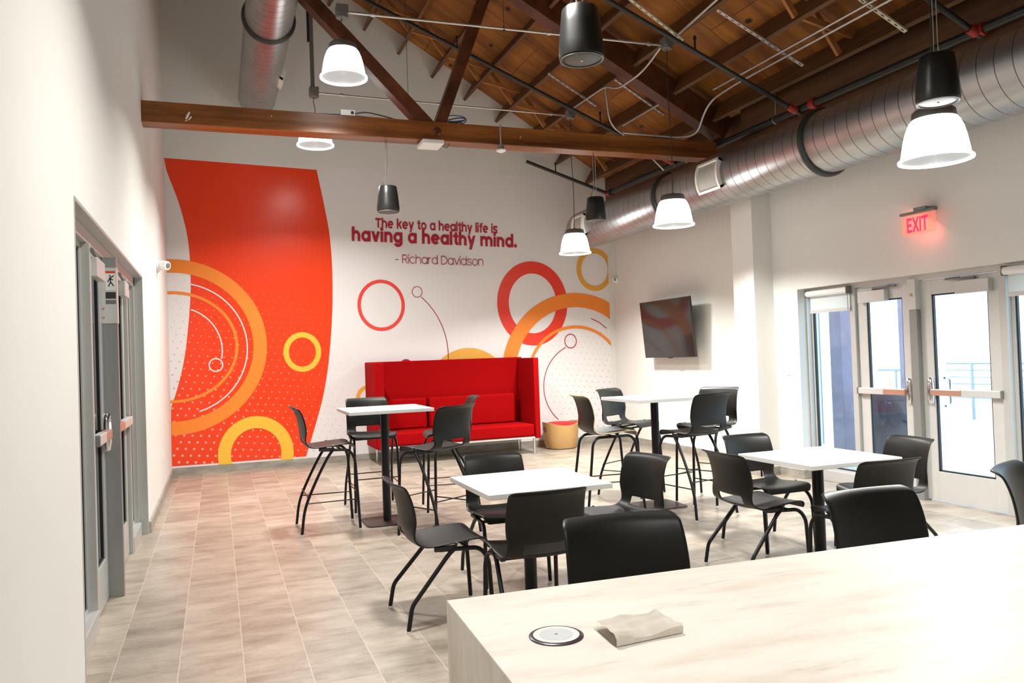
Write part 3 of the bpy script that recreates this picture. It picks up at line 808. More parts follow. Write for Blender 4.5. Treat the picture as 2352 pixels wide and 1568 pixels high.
# ------------------------------------------------------------------ pendant lamps
def make_lamp(loc, label, drop, pw=1.0):
    """origin at the rim of the shade; the cord climbs drop metres to the box"""
    t = thing('pendant_lamp', label, 'lamp', loc, 0, 'pendant lamps')
    sh = MB().lathe([(0.132, 0.272), (0.150, 0.248), (0.168, 0.205), (0.183, 0.150), (0.194, 0.090), (0.202, 0.040), (0.207, 0.024), (0.222, 0.013), (0.222, 0.000),
                     (0.210, 0.000), (0.197, 0.022), (0.188, 0.090), (0.176, 0.150), (0.160, 0.205), (0.142, 0.245), (0.126, 0.266)], n=56, caps=False)
    sh.build('shade', 'shade_glow', t, 60)
    rb = MB()
    for k in range(72):                                   # ribbed lens that closes the mouth of the shade
        a = 2*math.pi*k/72; b_ = 2*math.pi*(k+0.5)/72; c_ = 2*math.pi*(k+1)/72
        rb.add([(0.202*math.cos(a), 0.202*math.sin(a), 0.016), (0.202*math.cos(b_), 0.202*math.sin(b_), 0.012), (0.202*math.cos(c_), 0.202*math.sin(c_), 0.016), (0, 0, 0.03)], [(0, 1, 3), (1, 2, 3)])
    rb.build('lens', 'lens_glow', t, 0)
    MB().lathe([(0.136, 0.262), (0.128, 0.318), (0.115, 0.330), (0.03, 0.338), (0.012, 0.355)], n=40).build('cap', 'grey_metal', t, 50)
    MB().tube(spline([(0, 0, 0.35), (0.008, 0, 0.35+(drop-0.35)*0.35), (-0.008, 0.004, 0.35+(drop-0.35)*0.7), (0, 0, drop-0.02)], 14), 0.0045, 6).build('cord', 'wire', t, 60)
    MB().box(-0.055, 0.055, -0.055, 0.055, drop, drop+0.09).lathe([(0.055, drop-0.03), (0.058, drop-0.012), (0.058, drop)], n=20).build('ceiling_box', 'grey_metal', t, 40, 0.004)
    ld = bpy.data.lights.new('lamp_light', 'AREA'); ld.shape = 'DISK'; ld.size = 0.36
    ld.energy = LAMP_W*pw; ld.color = (1.0, 0.985, 0.935); ld.spread = R(142)
    lo = bpy.data.objects.new('lamp_light', ld); COL.objects.link(lo)
    lo.parent = t; lo.location = (0, 0, -0.004)
    return t
make_lamp((1.81, 7.44, 4.165), 'glowing pendant lamp in front of the truss beside the diagonal brace', 0.60)
make_lamp((1.81, 9.74, 4.13), 'glowing pendant lamp half hidden behind the truss beam', 0.62)
make_lamp((5.26, 7.28, 2.83), 'glowing pendant lamp in front of the middle of the large duct', 1.94)
make_lamp((5.29, 9.83, 2.87), 'glowing pendant lamp at the far end of the large duct', 1.90)
make_lamp((4.985, 3.75, 2.655), 'glowing pendant lamp under the black speaker at upper right', 2.30)
# unseen lamps added to light the room, in line with the left row
make_lamp((1.81, 3.85, 4.15), 'unseen pendant lamp added for light in line with the left row, above the seating', 0.60)
make_lamp((1.81, -0.6, 4.15), 'unseen pendant lamp added for light in line with the left row, behind the viewer', 0.60, 0.7)

# ------------------------------------------------------------------ pendant speakers
def make_speaker(loc, label, drop, s=1.0):
    """origin at the middle of the lower face"""
    t = thing('pendant_speaker', label, 'speaker', loc, 0, 'pendant speakers')
    H = 0.275*s
    body = MB()
    prof = [(0.110, 0.0), (0.119, 0.006), (0.1215, 0.03), (0.118, 0.08), (0.108, 0.18), (0.098, 0.262), (0.092, 0.272)]
    n = 40
    vs = []
    for (r, h) in prof:
        for i in range(n):
            a = 2*math.pi*i/n
            k = 1.0 - 0.035*max(0, h/0.27)*(0.5+0.5*math.cos(8*a))
            vs.append((r*s*k*math.cos(a), r*s*k*math.sin(a), h*s))
    fs = [(k*n+i, k*n+(i+1) % n, (k+1)*n+(i+1) % n, (k+1)*n+i) for k in range(len(prof)-1) for i in range(n)]
    fs += [tuple(reversed(range(n))), tuple(range((len(prof)-1)*n, len(prof)*n))]
    body.add(vs, fs); body.build('cabinet', 'speaker_black', t, 40)
    MB().lathe([(0.113*s, 0.001), (0.116*s, -0.004), (0.110*s, -0.006), (0.106*s, -0.001)], n=n, caps=False).build('rim', 'grey_metal', t, 50)
    MB().lathe([(0.0, -0.004), (0.082*s, -0.003), (0.092*s, -0.0005)], n=n).build('grille', 'speaker_grille', t, 50)
    MB().lathe([(0.0, -0.009), (0.006, -0.008), (0.006, -0.003)], n=10).build('badge', 'chrome', t, 50)
    for dx in (-0.022, 0.022):
        MB().tube([(dx, 0, H-0.01), (dx*0.7, 0, H+0.08), (dx*0.7, 0, drop)], 0.0028, 6).build('suspension_cable', 'steel_wire', t, 60)
    MB().tube(spline([(-0.05, 0.02, H-0.01), (-0.045, 0.0, H+0.05), (-0.01, 0.004, H+0.12), (0.004, 0.0, drop*0.7), (-0.004, 0, drop)], 14), 0.003, 6).build('speaker_wire', 'wire', t, 60)
    MB().lathe([(0.02, H-0.006), (0.02, H+0.008), (0.008, H+0.012)], n=12).build('bracket', 'grey_metal', t, 50)
    return t
make_speaker((2.475, 3.74, 3.055), 'large black pendant speaker close overhead at top centre', 3.55)
make_speaker((2.385, 8.34, 3.085), 'black pendant speaker hung under the truss beam left of the quote', 0.775)
make_speaker((4.87, 8.34, 3.06), 'black pendant speaker hung under the truss beam in front of the duct end', 0.80)
make_speaker((4.63, 3.41, 2.90), 'black pendant speaker directly above the lamp at upper right', 2.70)

# ------------------------------------------------------------------ small devices on the truss and walls
t = thing('access_point', 'flat white wireless access point under the truss beam', 'access point', (2.86, 8.30, 3.855))
MB().box(-0.12, 0.12, -0.15, 0.12, -0.055, -0.004).build('cover', 'white_plastic', t, 40, 0.012, 3)
MB().tube(spline([(0.12, 0.0, -0.02), (0.19, 0.02, -0.045), (0.22, 0.0, 0.0)], 8), 0.004, 6).build('cable', 'wire', t)
t = thing('occupancy_sensor', 'round white occupancy sensor on a short conduit in front of the beam', 'sensor', (3.645, 8.19, 3.84))
MB().tube([(0, 0, 0.0), (0, 0, 0.235)], 0.010, 8).build('conduit_stem', 'galvanised', t)
MB().lathe([(0.028, 0.0), (0.036, -0.004), (0.036, -0.04), (0.03, -0.045)], n=20).build('housing', 'grey_metal', t)
MB().lathe([(0.045, -0.045), (0.056, -0.052), (0.052, -0.066), (0.02, -0.082), (0.001, -0.084)], n=24).build('lens', 'white_plastic', t)
t = thing('junction_box', 'small white box with a dark knob lying on top of the truss beam', 'junction box', (1.97, 8.27, 4.066))
MB().box(-0.075, 0.075, -0.03, 0.03, 0, 0.062).build('body', 'white_plastic', t, 40, 0.004)
MB().lathe([(0.017, -0.008), (0.017, 0.0)], (0.045, -0.03, 0.03), 14, axis='Y').build('knob', 'rubber', t)
MB().tube(spline([(0.07, 0, 0.03), (0.2, 0.02, 0.06), (0.36, 0.05, 0.05), (0.55, 0.04, 0.008)], 16), 0.006, 6).build('cable', 'wire', t)
MB().tube(spline([(-0.07, 0.02, 0.02), (-0.35, 0.03, 0.012), (-0.6, 0.03, 0.008)], 10), 0.005, 6).build('cable', 'cable_blue', t)
MB().tube(spline([(0.07, 0.03, 0.02), (0.45, 0.05, 0.012), (0.9, 0.06, 0.008)], 10), 0.006, 6).build('cable', 'cable_blue', t)
t = thing('cable_coil', 'loose coil of blue and black cable on the beam beside the web joint', 'cable', (3.17, 8.40, 4.068))
for k in range(4):
    MB().tube([((0.11+0.012*k)*math.cos(a)*1.0, (0.05+0.004*k)*math.sin(a), 0.045+0.012*k+0.035*math.sin(a*1.0+k)) for a in [2*math.pi*i/20 for i in range(21)]], 0.006, 6).build('cable_loop', 'cable_blue' if k % 2 else 'wire', t)
MB().box(-0.10, 0.12, -0.04, 0.04, 0, 0.03).build('tray', 'white_plastic', t, 40, 0.004)

t = thing('security_camera', 'small white dome camera on the right wall near the back corner', 'camera', (W1, 11.70, 2.70), 0, 'security cameras')
MB().lathe([(0.0, -0.012), (0.06, -0.012), (0.064, 0.0)], n=24, axis='X').build('base', 'white_plastic', t)
MB().lathe([(0.055, -0.012), (0.058, -0.03), (0.050, -0.055), (0.030, -0.072), (0.0, -0.078)], n=24, axis='X').build('housing', 'white_plastic', t)
MB().lathe([(0.0, 0.0), (0.026, 0.002), (0.028, 0.012)], (-0.066, -0.028, 0.0), 16, axis='X').build('lens', 'rubber', t)
MB().tube([(-0.005, 0.02, 0.06), (-0.005, 0.03, 0.7)], 0.004, 6).build('cable', 'wall_paint', t)
t = thing('security_camera', 'white swivel camera on the left wall beside the mural', 'camera', (0.0, 9.85, 2.66), 0, 'security cameras')
MB().lathe([(0.075, 0.0), (0.078, 0.012), (0.06, 0.03), (0.0, 0.034)], n=24, axis='X').build('base', 'white_plastic', t)
MB().tube([(0.02, 0, 0), (0.07, -0.02, 0.005), (0.12, -0.055, 0.0)], [0.045, 0.058, 0.050], 16).build('housing', 'white_plastic', t)
MB().tube([(0.115, -0.052, 0.0), (0.125, -0.060, 0.0)], 0.03, 14).build('lens', 'grey_metal', t)

t = thing('wall_screen', 'black flat television tilted on a mount on the right wall', 'television', (W1, 9.84, 1.825))
t.rotation_euler = (0, R(-5), 0)
g = MB().box(-0.235, -0.20, -0.67, 0.67, -0.42, 0.42).build('panel', 'sticker_black', t, 40, 0.004)
MB().box(-0.2365, -0.235, -0.66, 0.66, -0.41, 0.41).build('screen', 'screen_black', t, 0)
MB().box(-0.24, -0.215, -0.07, 0.03, -0.432, -0.42).build('receiver', 'rubber', t, 0, 0.003)
MB().box(-0.20, -0.014, -0.12, 0.12, -0.12, 0.12).build('mount', 'black_metal', t, 0, 0.004)
TV = t

t = thing('light_switch', 'white rocker light switch on the wall left of the glazed doors', 'switch', (WC, 7.33, 1.215), 0, 'wall plates')
MB().box(-0.007, 0.0, -0.037, 0.037, -0.06, 0.06).build('plate', 'white_plastic', t, 40, 0.003)
MB().box(-0.012, -0.007, -0.017, 0.017, -0.034, 0.034).build('rocker', 'white_plastic', t, 40, 0.002)
t = thing('wall_outlet', 'white outlet plate low on the left wall near the mural', 'outlet', (0.0, 10.0, 0.45), 0, 'wall plates')
MB().box(0.0, 0.007, -0.037, 0.037, -0.06, 0.06).build('plate', 'white_plastic', t, 40, 0.003)
for dz in (-0.025, 0.025): MB().box(0.007, 0.010, -0.016, 0.016, dz-0.014, dz+0.014).build('socket', 'white_plastic', t, 40, 0.003)

t = thing('exit_sign', 'glowing red EXIT sign on the wall above the glazed doors', 'sign', (6.62, 5.36, 2.66))
MB().box(-0.03, 0.02, -0.185, 0.185, -0.002, 0.022).build('housing', 'grey_metal', t, 40, 0.003)
MB().box(-0.03, 0.12, -0.10, 0.03, 0.022, 0.05).build('mounting_arm', 'grey_metal', t, 40, 0.003)
MB().box(-0.006, 0.0, -0.18, 0.18, -0.19, -0.002).build('acrylic_panel', 'exit_acrylic', t, 0)
letters('exit_lettering', 'EXIT', -0.125, 0.105, -0.165, 0.13, 'exit_red', t, 0.135, y=-0.0085, plane='right')
ld = bpy.data.lights.new('sign_light', 'AREA'); ld.shape = 'RECTANGLE'; ld.size = 0.32; ld.size_y = 0.02; ld.energy = 1.2; ld.color = (1, 0.16, 0.12)
lo = bpy.data.objects.new('sign_light', ld); COL.objects.link(lo); lo.parent = t; lo.location = (0.012, 0, -0.02); lo.rotation_euler = (0, R(-35), R(90))

# ------------------------------------------------------------------ glazed doors, right wall
def pane_in(parent, x, y0, y1, z0, z1, fw, fz0, fz1, depth=0.045, frame='aluminium', pane='clear_glass', gname='glass_pane'):
    """stile and rail frame from y0..y1, z0..z1 round one pane"""
    m = MB().box(x-depth/2, x+depth/2, y0, y0+fw, z0, z1).box(x-depth/2, x+depth/2, y1-fw, y1, z0, z1)
    m.box(x-depth/2, x+depth/2, y0+fw, y1-fw, z0, z0+fz0).box(x-depth/2, x+depth/2, y0+fw, y1-fw, z1-fz1, z1)
    f = m.build('frame', frame, parent, 0, 0.002)
    a0, a1, b0, b1 = y0+fw, y1-fw, z0+fz0, z1-fz1; e = 0.014
    g = MB().box(x-0.012, x+0.012, a0, a0+e, b0, b1).box(x-0.012, x+0.012, a1-e, a1, b0, b1)
    g.box(x-0.012, x+0.012, a0, a1, b0, b0+e).box(x-0.012, x+0.012, a0, a1, b1-e, b1)
    g.build('gasket', 'gasket', parent, 0)
    MB().box(x-0.003, x+0.003, a0+0.004, a1-0.004, b0+0.004, b1-0.004).build(gname, pane, parent, 0)
    return f
XF = W2
fr = MB().box(XF-0.05, XF+0.05, RO1-0.03, RO1, 0, RH)                                   # jamb by the switch
fr.box(XF-0.05, XF+0.07, RO0, RO0+0.045, 0, RH)
fr.box(XF-0.06, XF+0.07, RO0, RO1, 2.075, RH)                                           # head
for ya, yb in ((6.40, 6.47), (4.72, 4.79)): fr.box(XF-0.055, XF+0.07, ya, yb, 0.0, 2.075)
fr.box(XF-0.04, XF+0.07, 6.47, RO1-0.03, 0.0, 0.12).box(XF-0.04, XF+0.07, RO0+0.045, 4.72, 0.0, 0.12)
struct(fr.build('trim_2', 'aluminium', smooth=0, bevel=0.003))
mu = thing('trim_3', 'grey removable centre post between the right hand glazed doors', 'door post')
struct(mu)
MB().box(XF-0.075, XF+0.02, 5.615, 5.70, 0, 2.075).build('post', 'aluminium_dark', mu, 0, 0.003)
MB().box(XF-0.085, XF+0.0, 5.612, 5.703, 1.80, 2.09).build('post_head', 'closer_grey', mu, 0, 0.003)
MB().lathe([(0.014, -0.010), (0.014, 0.0)], (XF-0.085, 5.66, 1.94), 12, axis='X').build('bolt', 'reflect_tint_metal', mu)
w = thing('window_1', 'narrow glazed side panel between the wall and the far door', 'window'); struct(w)
pane_in(w, XF+0.02, 6.47, RO1-0.03, 0.12, 2.075, 0.022, 0.02, 0.05)
w = thing('window_2', 'glazed side panel at the right edge of the picture', 'window'); struct(w)
pane_in(w, XF+0.02, RO0+0.045, 4.72, 0.12, 2.075, 0.032, 0.02, 0.05)

def panic_bar(parent, x, y_hinge, y_lock, z, sgn):
    """touch bar standing off the door on the room side; sgn -1 when the room is toward -x"""
    b0, b1 = sorted((y_hinge, y_lock)); L_ = b1-b0; ymid = (y_hinge*0.45+y_lock*0.55)
    X0, X1 = sorted((x+sgn*0.025, x+sgn*0.075))
    k = thing('panic_bar', '', ''); del k['label']; del k['category']
    k.parent = parent
    a, b = sorted((y_hinge, ymid)); MB().box(X0, X1, a, b, z-0.032, z+0.032).build('rail', 'closer_grey', k, 0, 0.006)
    a, b = sorted((ymid, y_lock)); MB().box(X0-0.004 if sgn < 0 else X0, X1 if sgn < 0 else X1+0.004, a, b, z-0.03, z+0.03).build('touch_bar', 'reflect_tint_metal', k, 0, 0.008)
    ye = y_hinge + (0.02 if y_hinge > y_lock else -0.02)
    a, b = sorted((ye, y_hinge)); MB().box(min(x, X0), max(x, X1), a, b, z-0.034, z+0.034).build('end_cap', 'grey_metal', k, 0, 0.004)
    yl = y_lock + (0.03 if y_lock > y_hinge else -0.03)
    m = MB()
    m.tube([(x+sgn*0.040, yl, z+q) for q in (-0.115, -0.105, -0.06, 0.0, 0.07, 0.125, 0.135)], [0.015, 0.024, 0.032, 0.035, 0.033, 0.026, 0.018], 16)
    m.build('lock_case', 'chrome', k, 50)
    a, b = sorted((y_lock, yl)); MB().box(min(x, X1), max(x, X0), a-0.02, b+0.02, z-0.03, z+0.03).build('latch', 'rubber', k, 0, 0.004)
def closer(parent, x, y0, y1, z, sgn, arm_to, dep=0.062):
    k = thing('door_closer', '', ''); del k['label']; del k['category']; k.parent = parent
    a, b = sorted((x+sgn*0.023, x+sgn*(0.023+dep)))
    MB().box(a, b, y0, y1, z-0.062, z+0.055).build('cover', 'closer_grey', k, 0, 0.006)
    xm = x+sgn*0.045; ym = (y0+y1)/2
    MB().tube([(xm, ym, z+0.04), (xm, ym, z+0.085)], 0.014, 10).bar((xm, ym, z+0.075), (xm+sgn*0.015, arm_to, z+0.08), 0.022, 0.012).bar((xm+sgn*0.015, arm_to, z+0.088), (x, ym+0.12*(1 if arm_to > ym else -1), z+0.095), 0.020, 0.010).build('arm', 'grey_metal', k, 40, 0.002)
def pull(parent, x, y, z, sgn):
    P = fillet([(x, y, z-0.13), (x+sgn*0.07, y, z-0.13), (x+sgn*0.07, y, z+0.13), (x, y, z+0.13)], 0.06)
    MB().tube(P, 0.012, 10).build('pull_handle', 'chrome', parent, 50)
d1 = thing('door_1', 'glazed aluminium door left of the centre post, closed', 'door'); struct(d1)
pane_in(d1, XF+0.0, 5.70, 6.40, 0.012, 2.07, 0.125, 0.27, 0.14, frame='closer_grey')
panic_bar(d1, XF, 6.38, 5.79, 1.01, -1); closer(d1, XF, 5.98, 6.33, 1.970, -1, 5.86); pull(d1, XF+0.02, 5.82, 1.0, 1)
d2 = thing('door_2', 'glazed aluminium door right of the centre post, closed', 'door'); struct(d2)
pane_in(d2, XF+0.0, 4.79, 5.615, 0.012, 2.07, 0.125, 0.27, 0.14, frame='closer_grey')
panic_bar(d2, XF, 4.80, 5.49, 1.02, -1); closer(d2, XF, 4.86, 5.19, 1.970, -1, 5.30); pull(d2, XF+0.02, 5.42, 1.02, 1)

def shade(label, y0, y1):
    t = thing('roller_shade', label, 'blind', (XF-0.095, y0, 2.06), 0, 'roller shades')
    L_ = y1-y0
    MB().lathe([(0.034, 0.0), (0.034, L_)], n=20, axis='Y').build('roller', 'shade_fabric', t, 40)
    MB().box(-0.004, 0.004, -0.004, 0.004, 0, 0) if False else None
    MB().box(0.028, 0.030, 0.01, L_-0.01, -0.185, 0.0).build('fabric', 'blind_fabric', t, 0)
    MB().box(0.022, 0.036, 0.008, L_-0.008, -0.215, -0.18).build('hem_bar', 'closer_grey', t, 0, 0.003)
    for yy in (-0.006, L_): MB().box(-0.036, 0.036, yy, yy+0.006, -0.04, 0.045).build('bracket', 'grey_metal', t, 0)
    MB().tube([(0.0, 0.012, -0.03), (0.0, 0.012, -0.22)], 0.003, 6).build('chain', 'grey_metal', t)
shade('white roller shade rolled up over the side panel left of the doors', 6.44, 7.045)
shade('white roller shade rolled up over the side panel at the right edge', 3.3, 4.70)

# ------------------------------------------------------------------ glazed doors, left wall
XL = -0.105
m = MB().box(-0.17, -0.068, LO1-0.06, LO1, 0, LH).box(-0.17, -0.068, LO0, LO0+0.06, 0, LH).box(-0.17, -0.068, LO0, LO1, 2.235, LH)
m.box(-0.068, 0.003, LO1-0.016, LO1+0.004, 0, LH).box(-0.068, 0.003, LO0-0.004, LO0+0.016, 0, LH).box(-0.068, 0.003, LO0, LO1, LH-0.016, LH+0.004)   # reveal lining
for ya, yb in ((5.10, 5.15), (7.09, 7.14)): m.box(-0.16, -0.055, ya, yb, 0, 2.235)
m.box(-0.15, -0.05, LO0+0.06, 5.10, 0, 0.12).box(-0.15, -0.05, 7.14, LO1-0.06, 0, 0.12)
struct(m.build('trim_4', 'aluminium', smooth=0, bevel=0.003))
mp_ = thing('trim_5', 'grey removable centre post between the left hand glazed doors', 'door post'); struct(mp_)
MB().box(-0.095, 0.008, 5.80, 5.86, 0, 2.24).build('post', 'aluminium_dark', mp_, 0, 0.003)
MB().box(-0.097, 0.011, 5.795, 5.863, 1.80, 2.17).build('post_head', 'closer_grey', mp_, 0, 0.003)
# warning sticker on the face of the post that looks toward the viewer
st = MB().box(-0.058, 0.003, 5.7935, 5.795, 2.02, 2.15).build('sticker', 'sticker_white', mp_, 0)
MB().box(-0.057, 0.002, 5.7925, 5.7935, 2.133, 2.148).build('sticker_band', 'sticker_red', st, 0)
fg = MB().lathe([(0.0, -0.0008), (0.006, -0.0008), (0.006, 0)], (-0.030, 5.7935, 2.115), 10, axis='Y')
for a, b in (((-0.030, 2.106), (-0.026, 2.075)), ((-0.026, 2.075), (-0.040, 2.045)), ((-0.026, 2.075), (-0.008, 2.048)), ((-0.029, 2.10), (-0.006, 2.118)), ((-0.029, 2.098), (-0.012, 2.088)), ((-0.030, 2.10), (-0.044, 2.075))):
    fg.bar((a[0], 5.793, a[1]), (b[0], 5.793, b[1]), 0.001, 0.007, (0.01, 0, 1))
fg.build('falling_figure', 'sticker_black', st, 0)
MB().box(-0.058, 0.003, 5.7935, 5.795, 1.965, 2.008).build('sticker', 'sticker_black', mp_, 0)
MB().box(-0.058, 0.003, 5.7935, 5.795, 1.93, 1.955).build('sticker', 'grey_metal', mp_, 0)
for zz in (1.90, 1.84): MB().lathe([(0.007, -0.004), (0.007, 0)], (-0.072, 5.795, zz), 8, axis='Y').build('screw', 'reflect_tint_metal', mp_)
w = thing('window_3', 'narrow dark glass side panel nearest the viewer in the left wall', 'window'); struct(w)
pane_in(w, XL-0.02, LO0+0.06, 5.10, 0.12, 2.235, 0.02, 0.02, 0.03, frame='aluminium', pane='dark_glass')
w = thing('window_4', 'narrow dark glass side panel at the far end of the left doors', 'window'); struct(w)
pane_in(w, XL-0.02, 7.14, LO1-0.06, 0.12, 2.235, 0.02, 0.02, 0.03, frame='aluminium', pane='dark_glass')
d3 = thing('door_3', 'grey framed glass door in the left wall, nearer to the viewer', 'door'); struct(d3)
pane_in(d3, XL, 5.155, 5.795, 0.012, 2.235, 0.10, 0.27, 0.13, frame='aluminium', pane='dark_glass')
panic_bar(d3, XL, 5.17, 5.70, 1.08, 1); closer(d3, XL, 5.24, 5.58, 2.115, 1, 5.12, 0.05)
d4 = thing('door_4', 'grey framed glass door in the left wall, farther from the viewer', 'door'); struct(d4)
pane_in(d4, XL, 5.865, 7.075, 0.012, 2.235, 0.10, 0.27, 0.13, frame='aluminium', pane='dark_glass')
panic_bar(d4, XL, 7.06, 5.98, 1.08, 1); closer(d4, XL, 6.74, 7.02, 2.125, 1, 6.5, 0.05)
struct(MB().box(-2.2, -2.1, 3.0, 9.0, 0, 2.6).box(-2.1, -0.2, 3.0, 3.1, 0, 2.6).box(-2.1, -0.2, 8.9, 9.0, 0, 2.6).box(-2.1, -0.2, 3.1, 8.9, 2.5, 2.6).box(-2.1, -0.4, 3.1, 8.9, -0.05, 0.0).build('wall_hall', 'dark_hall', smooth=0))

# ------------------------------------------------------------------ outside the right doors
struct(MB().box(7.0, 30, -6, 30, -0.10, -0.02).build('floor_patio', 'patio_concrete', smooth=0))
t = thing('patio_post', 'dark square timber post seen through the side panel of the doors', 'post', (8.14, 7.98, -0.02), 0, 'posts on the patio')
MB().box(-0.10, 0.10, -0.10, 0.10, 0, 3.4).build('shaft', 'post_hazed', t, 0, 0.006)
MB().box(-0.12, 0.12, -0.12, 0.12, 0, 0.10).build('footing', 'patio_concrete', t, 0, 0.006)
t = thing('patio_post', 'slim grey post farther off at the left of the side panel', 'post', (9.25, 9.68, -0.02), 0, 'posts on the patio')
MB().box(-0.045, 0.045, -0.045, 0.045, 0, 3.4).build('shaft', 'post_grey', t, 0, 0.006)
t = thing('patio_post', 'brown timber post seen through the far glazed door', 'post', (12.1, 10.62, -0.02), 0, 'posts on the patio')
MB().box(-0.09, 0.09, -0.09, 0.09, 0, 4.2).build('shaft', 'post_hazed', t, 0, 0.006)
MB().box(-0.12, 0.12, -0.12, 0.12, 0, 0.12).build('footing', 'patio_concrete', t, 0, 0.006)
t = thing('waste_bin', 'dark waste bin with a black bag over its rim on the patio outside', 'bin', (8.05, 7.17, -0.02))
MB().lathe([(0.235, 0.0), (0.245, 0.02), (0.285, 0.78), (0.285, 0.80)], n=28).build('drum', 'bin_dark', t, 40)
bg = MB(); n = 36; rows = [(0.292, 0.84), (0.298, 0.80), (0.300, 0.70), (0.296, 0.58)]; vs = []
for k, (r, h) in enumerate(rows):
    for i in range(n):
        a = 2*math.pi*i/n; q = random.uniform(-0.008, 0.012)*(k+0.5)
        vs.append(((r+q)*math.cos(a), (r+q)*math.sin(a), h+(random.uniform(-0.05, 0.05) if k == 3 else 0)))
bg.add(vs, [(k*n+i, k*n+(i+1) % n, (k+1)*n+(i+1) % n, (k+1)*n+i) for k in range(3) for i in range(n)])
bg.build('liner_bag', 'bin_bag', t, 60)
MB().lathe([(0.295, 0.84), (0.295, 0.89), (0.27, 0.93), (0.0, 0.96)], n=28).build('lid', 'bin_dark', t, 40)
t = thing('patio_railing', 'pale steel handrail with thin horizontal bars far out on the patio', 'railing', (14.0, 10.9, -0.02))
rl = MB()
for k in range(6): MB().tube([(0, -2.6, 1.06-0.13*k), (0, 0.55, 1.06-0.13*k)], 0.010 if k else 0.018, 8).build('bar', 'rail_metal', t)
for yy in (0.0, -1.3, -2.6): MB().box(-0.018, 0.018, yy-0.018, yy+0.018, 0, 1.06).build('post', 'rail_metal', t, 0)
MB().tube(fillet([(-0.3, 0.9, 0.94), (-0.3, 1.95, 0.94)], 0.05), 0.025, 8).tube([(-0.3, 1.5, 0.94), (-0.3, 1.5, 0.0)], 0.02, 8).build('grab_rail', 'rail_metal', t)

# ------------------------------------------------------------------ sofa and drum seat
sf = thing('high_back_sofa', 'bright red high-backed sofa with side wings against the mural', 'sofa', (3.95, 11.40, 0))
BW = 1.22      # half width
bx = lambda nm, x0, x1, y0, y1, z0, z1, b=0.015, m='red_fabric': MB().box(x0, x1, y0, y1, z0, z1).build(nm, m, sf, 40, b, 3)
bx('back_panel', -BW-0.05, BW, 0.29, 0.38, 0.235, 1.465)
bx('side_wing', -BW-0.05, -BW+0.085, -0.40, 0.29, 0.235, 1.455); bx('side_wing', BW-0.085, BW, -0.40, 0.29, 0.235, 1.45)
bx('seat', -BW+0.087, BW-0.087, -0.38, 0.285, 0.265, 0.45, 0.03)
bx('back_cushion', -BW+0.09, -0.40, 0.13, 0.285, 0.455, 0.905, 0.03); bx('back_cushion', -0.36, BW-0.20, 0.13, 0.285, 0.455, 0.905, 0.03)
bx('base_rail', -BW+0.04, BW-0.04, -0.36, 0.34, 0.235, 0.262, 0.003, 'white_plastic')
for x in (-BW+0.08, BW-0.10):
    for y in (-0.36, 0.30):
        MB().lathe([(0.016, 0.0), (0.018, 0.235)], (x, y, 0), 14).build('leg', 'chrome', sf)
t = thing('drum_stool', 'tan wooden drum stool with red cushion top beside the sofa', 'stool', (5.70, 11.47, 0))
dr = MB(); n = 40
prof = [(0.235, 0.012), (0.262, 0.10), (0.282, 0.25), (0.290, 0.40)]
vs = []
for k, (r, h) in enumerate(prof):
    for i in range(n):
        a = 2*math.pi*i/n; hh = h + (0.025*math.cos(2*a) if k == 3 else 0)
        vs.append((r*math.cos(a), r*math.sin(a), hh))
for i in range(n):
    a = 2*math.pi*i/n; vs.append((0.275*math.cos(a), 0.275*math.sin(a), 0.40+0.025*math.cos(2*a)))
for i in range(n):
    a = 2*math.pi*i/n; vs.append((0.27*math.cos(a), 0.27*math.sin(a), 0.33))
dr.add(vs, [(k*n+i, k*n+(i+1) % n, (k+1)*n+(i+1) % n, (k+1)*n+i) for k in range(5) for i in range(n)] + [tuple(reversed(range(n)))])
dr.build('shell', 'drum_wood', t, 40)
MB().lathe([(0.0, 0.345), (0.268, 0.34), (0.270, 0.375), (0.262, 0.395), (0.15, 0.412), (0.0, 0.415)], n=n).build('cushion', 'drum_red', t, 50)
MB().lathe([(0.225, 0.0), (0.228, 0.013)], n=n).build('base', 'rubber', t)
MB().lathe([(0.045, -0.006), (0.045, 0.002), (0.030, 0.004), (0.028, -0.004)], (0, 0, 0), 20, axis='X', caps=False).build('hand_hole', 'rubber', t, 40, loc=(-0.283, -0.03, 0.31), rot=(0, R(-6), 0))

# ------------------------------------------------------------------ tables
def make_table(loc, label, h, rz=0.0, size=0.76, base=0.56):
    t = thing('high_table' if h > 0.9 else 'cafe_table', label, 'table', loc, rz, 'high tables' if h > 0.9 else 'cafe tables')
    q = size/2
    m = MB().box(-q, q, -q, q, h-0.030, h)
    m.mi = [1, 0, 1, 1, 1, 1]
    m.build('tabletop', ['table_white', 'table_edge'], t, 0, 0.0025)
    MB().lathe([(0.038, 0.012), (0.038, h-0.034)], n=24).build('column', 'black_metal', t)
    MB().box(-0.15, 0.15, -0.15, 0.15, h-0.036, h-0.030).build('top_plate', 'black_metal', t, 0)
    b = base/2; r_ = 0.07; P = []
    for (sx, sy, a0) in ((1, 1, 0), (-1, 1, 90), (-1, -1, 180), (1, -1, 270)):
        for k in range(7):
            a = R(a0+15*k); P.append((sx*(b-r_)+r_*math.cos(a), sy*(b-r_)+r_*math.sin(a)))
    MB().prism(P, (0.0, 0.012), axis='Z').build('base_plate', 'brown_steel', t, 30, 0.003)
    return t
make_table((2.365, 4.46, 0), 'white square dining table in the middle, a chair on each side', 0.74, 0, 0.76, 0.40)
make_table((4.455, 4.34, 0), 'white square dining table near the glazed doors', 0.74, 0, 0.745, 0.35)
make_table((2.06, 7.28, 0), 'tall white square table in front of the red sofa', 1.05, 0, 0.76, 0.44)
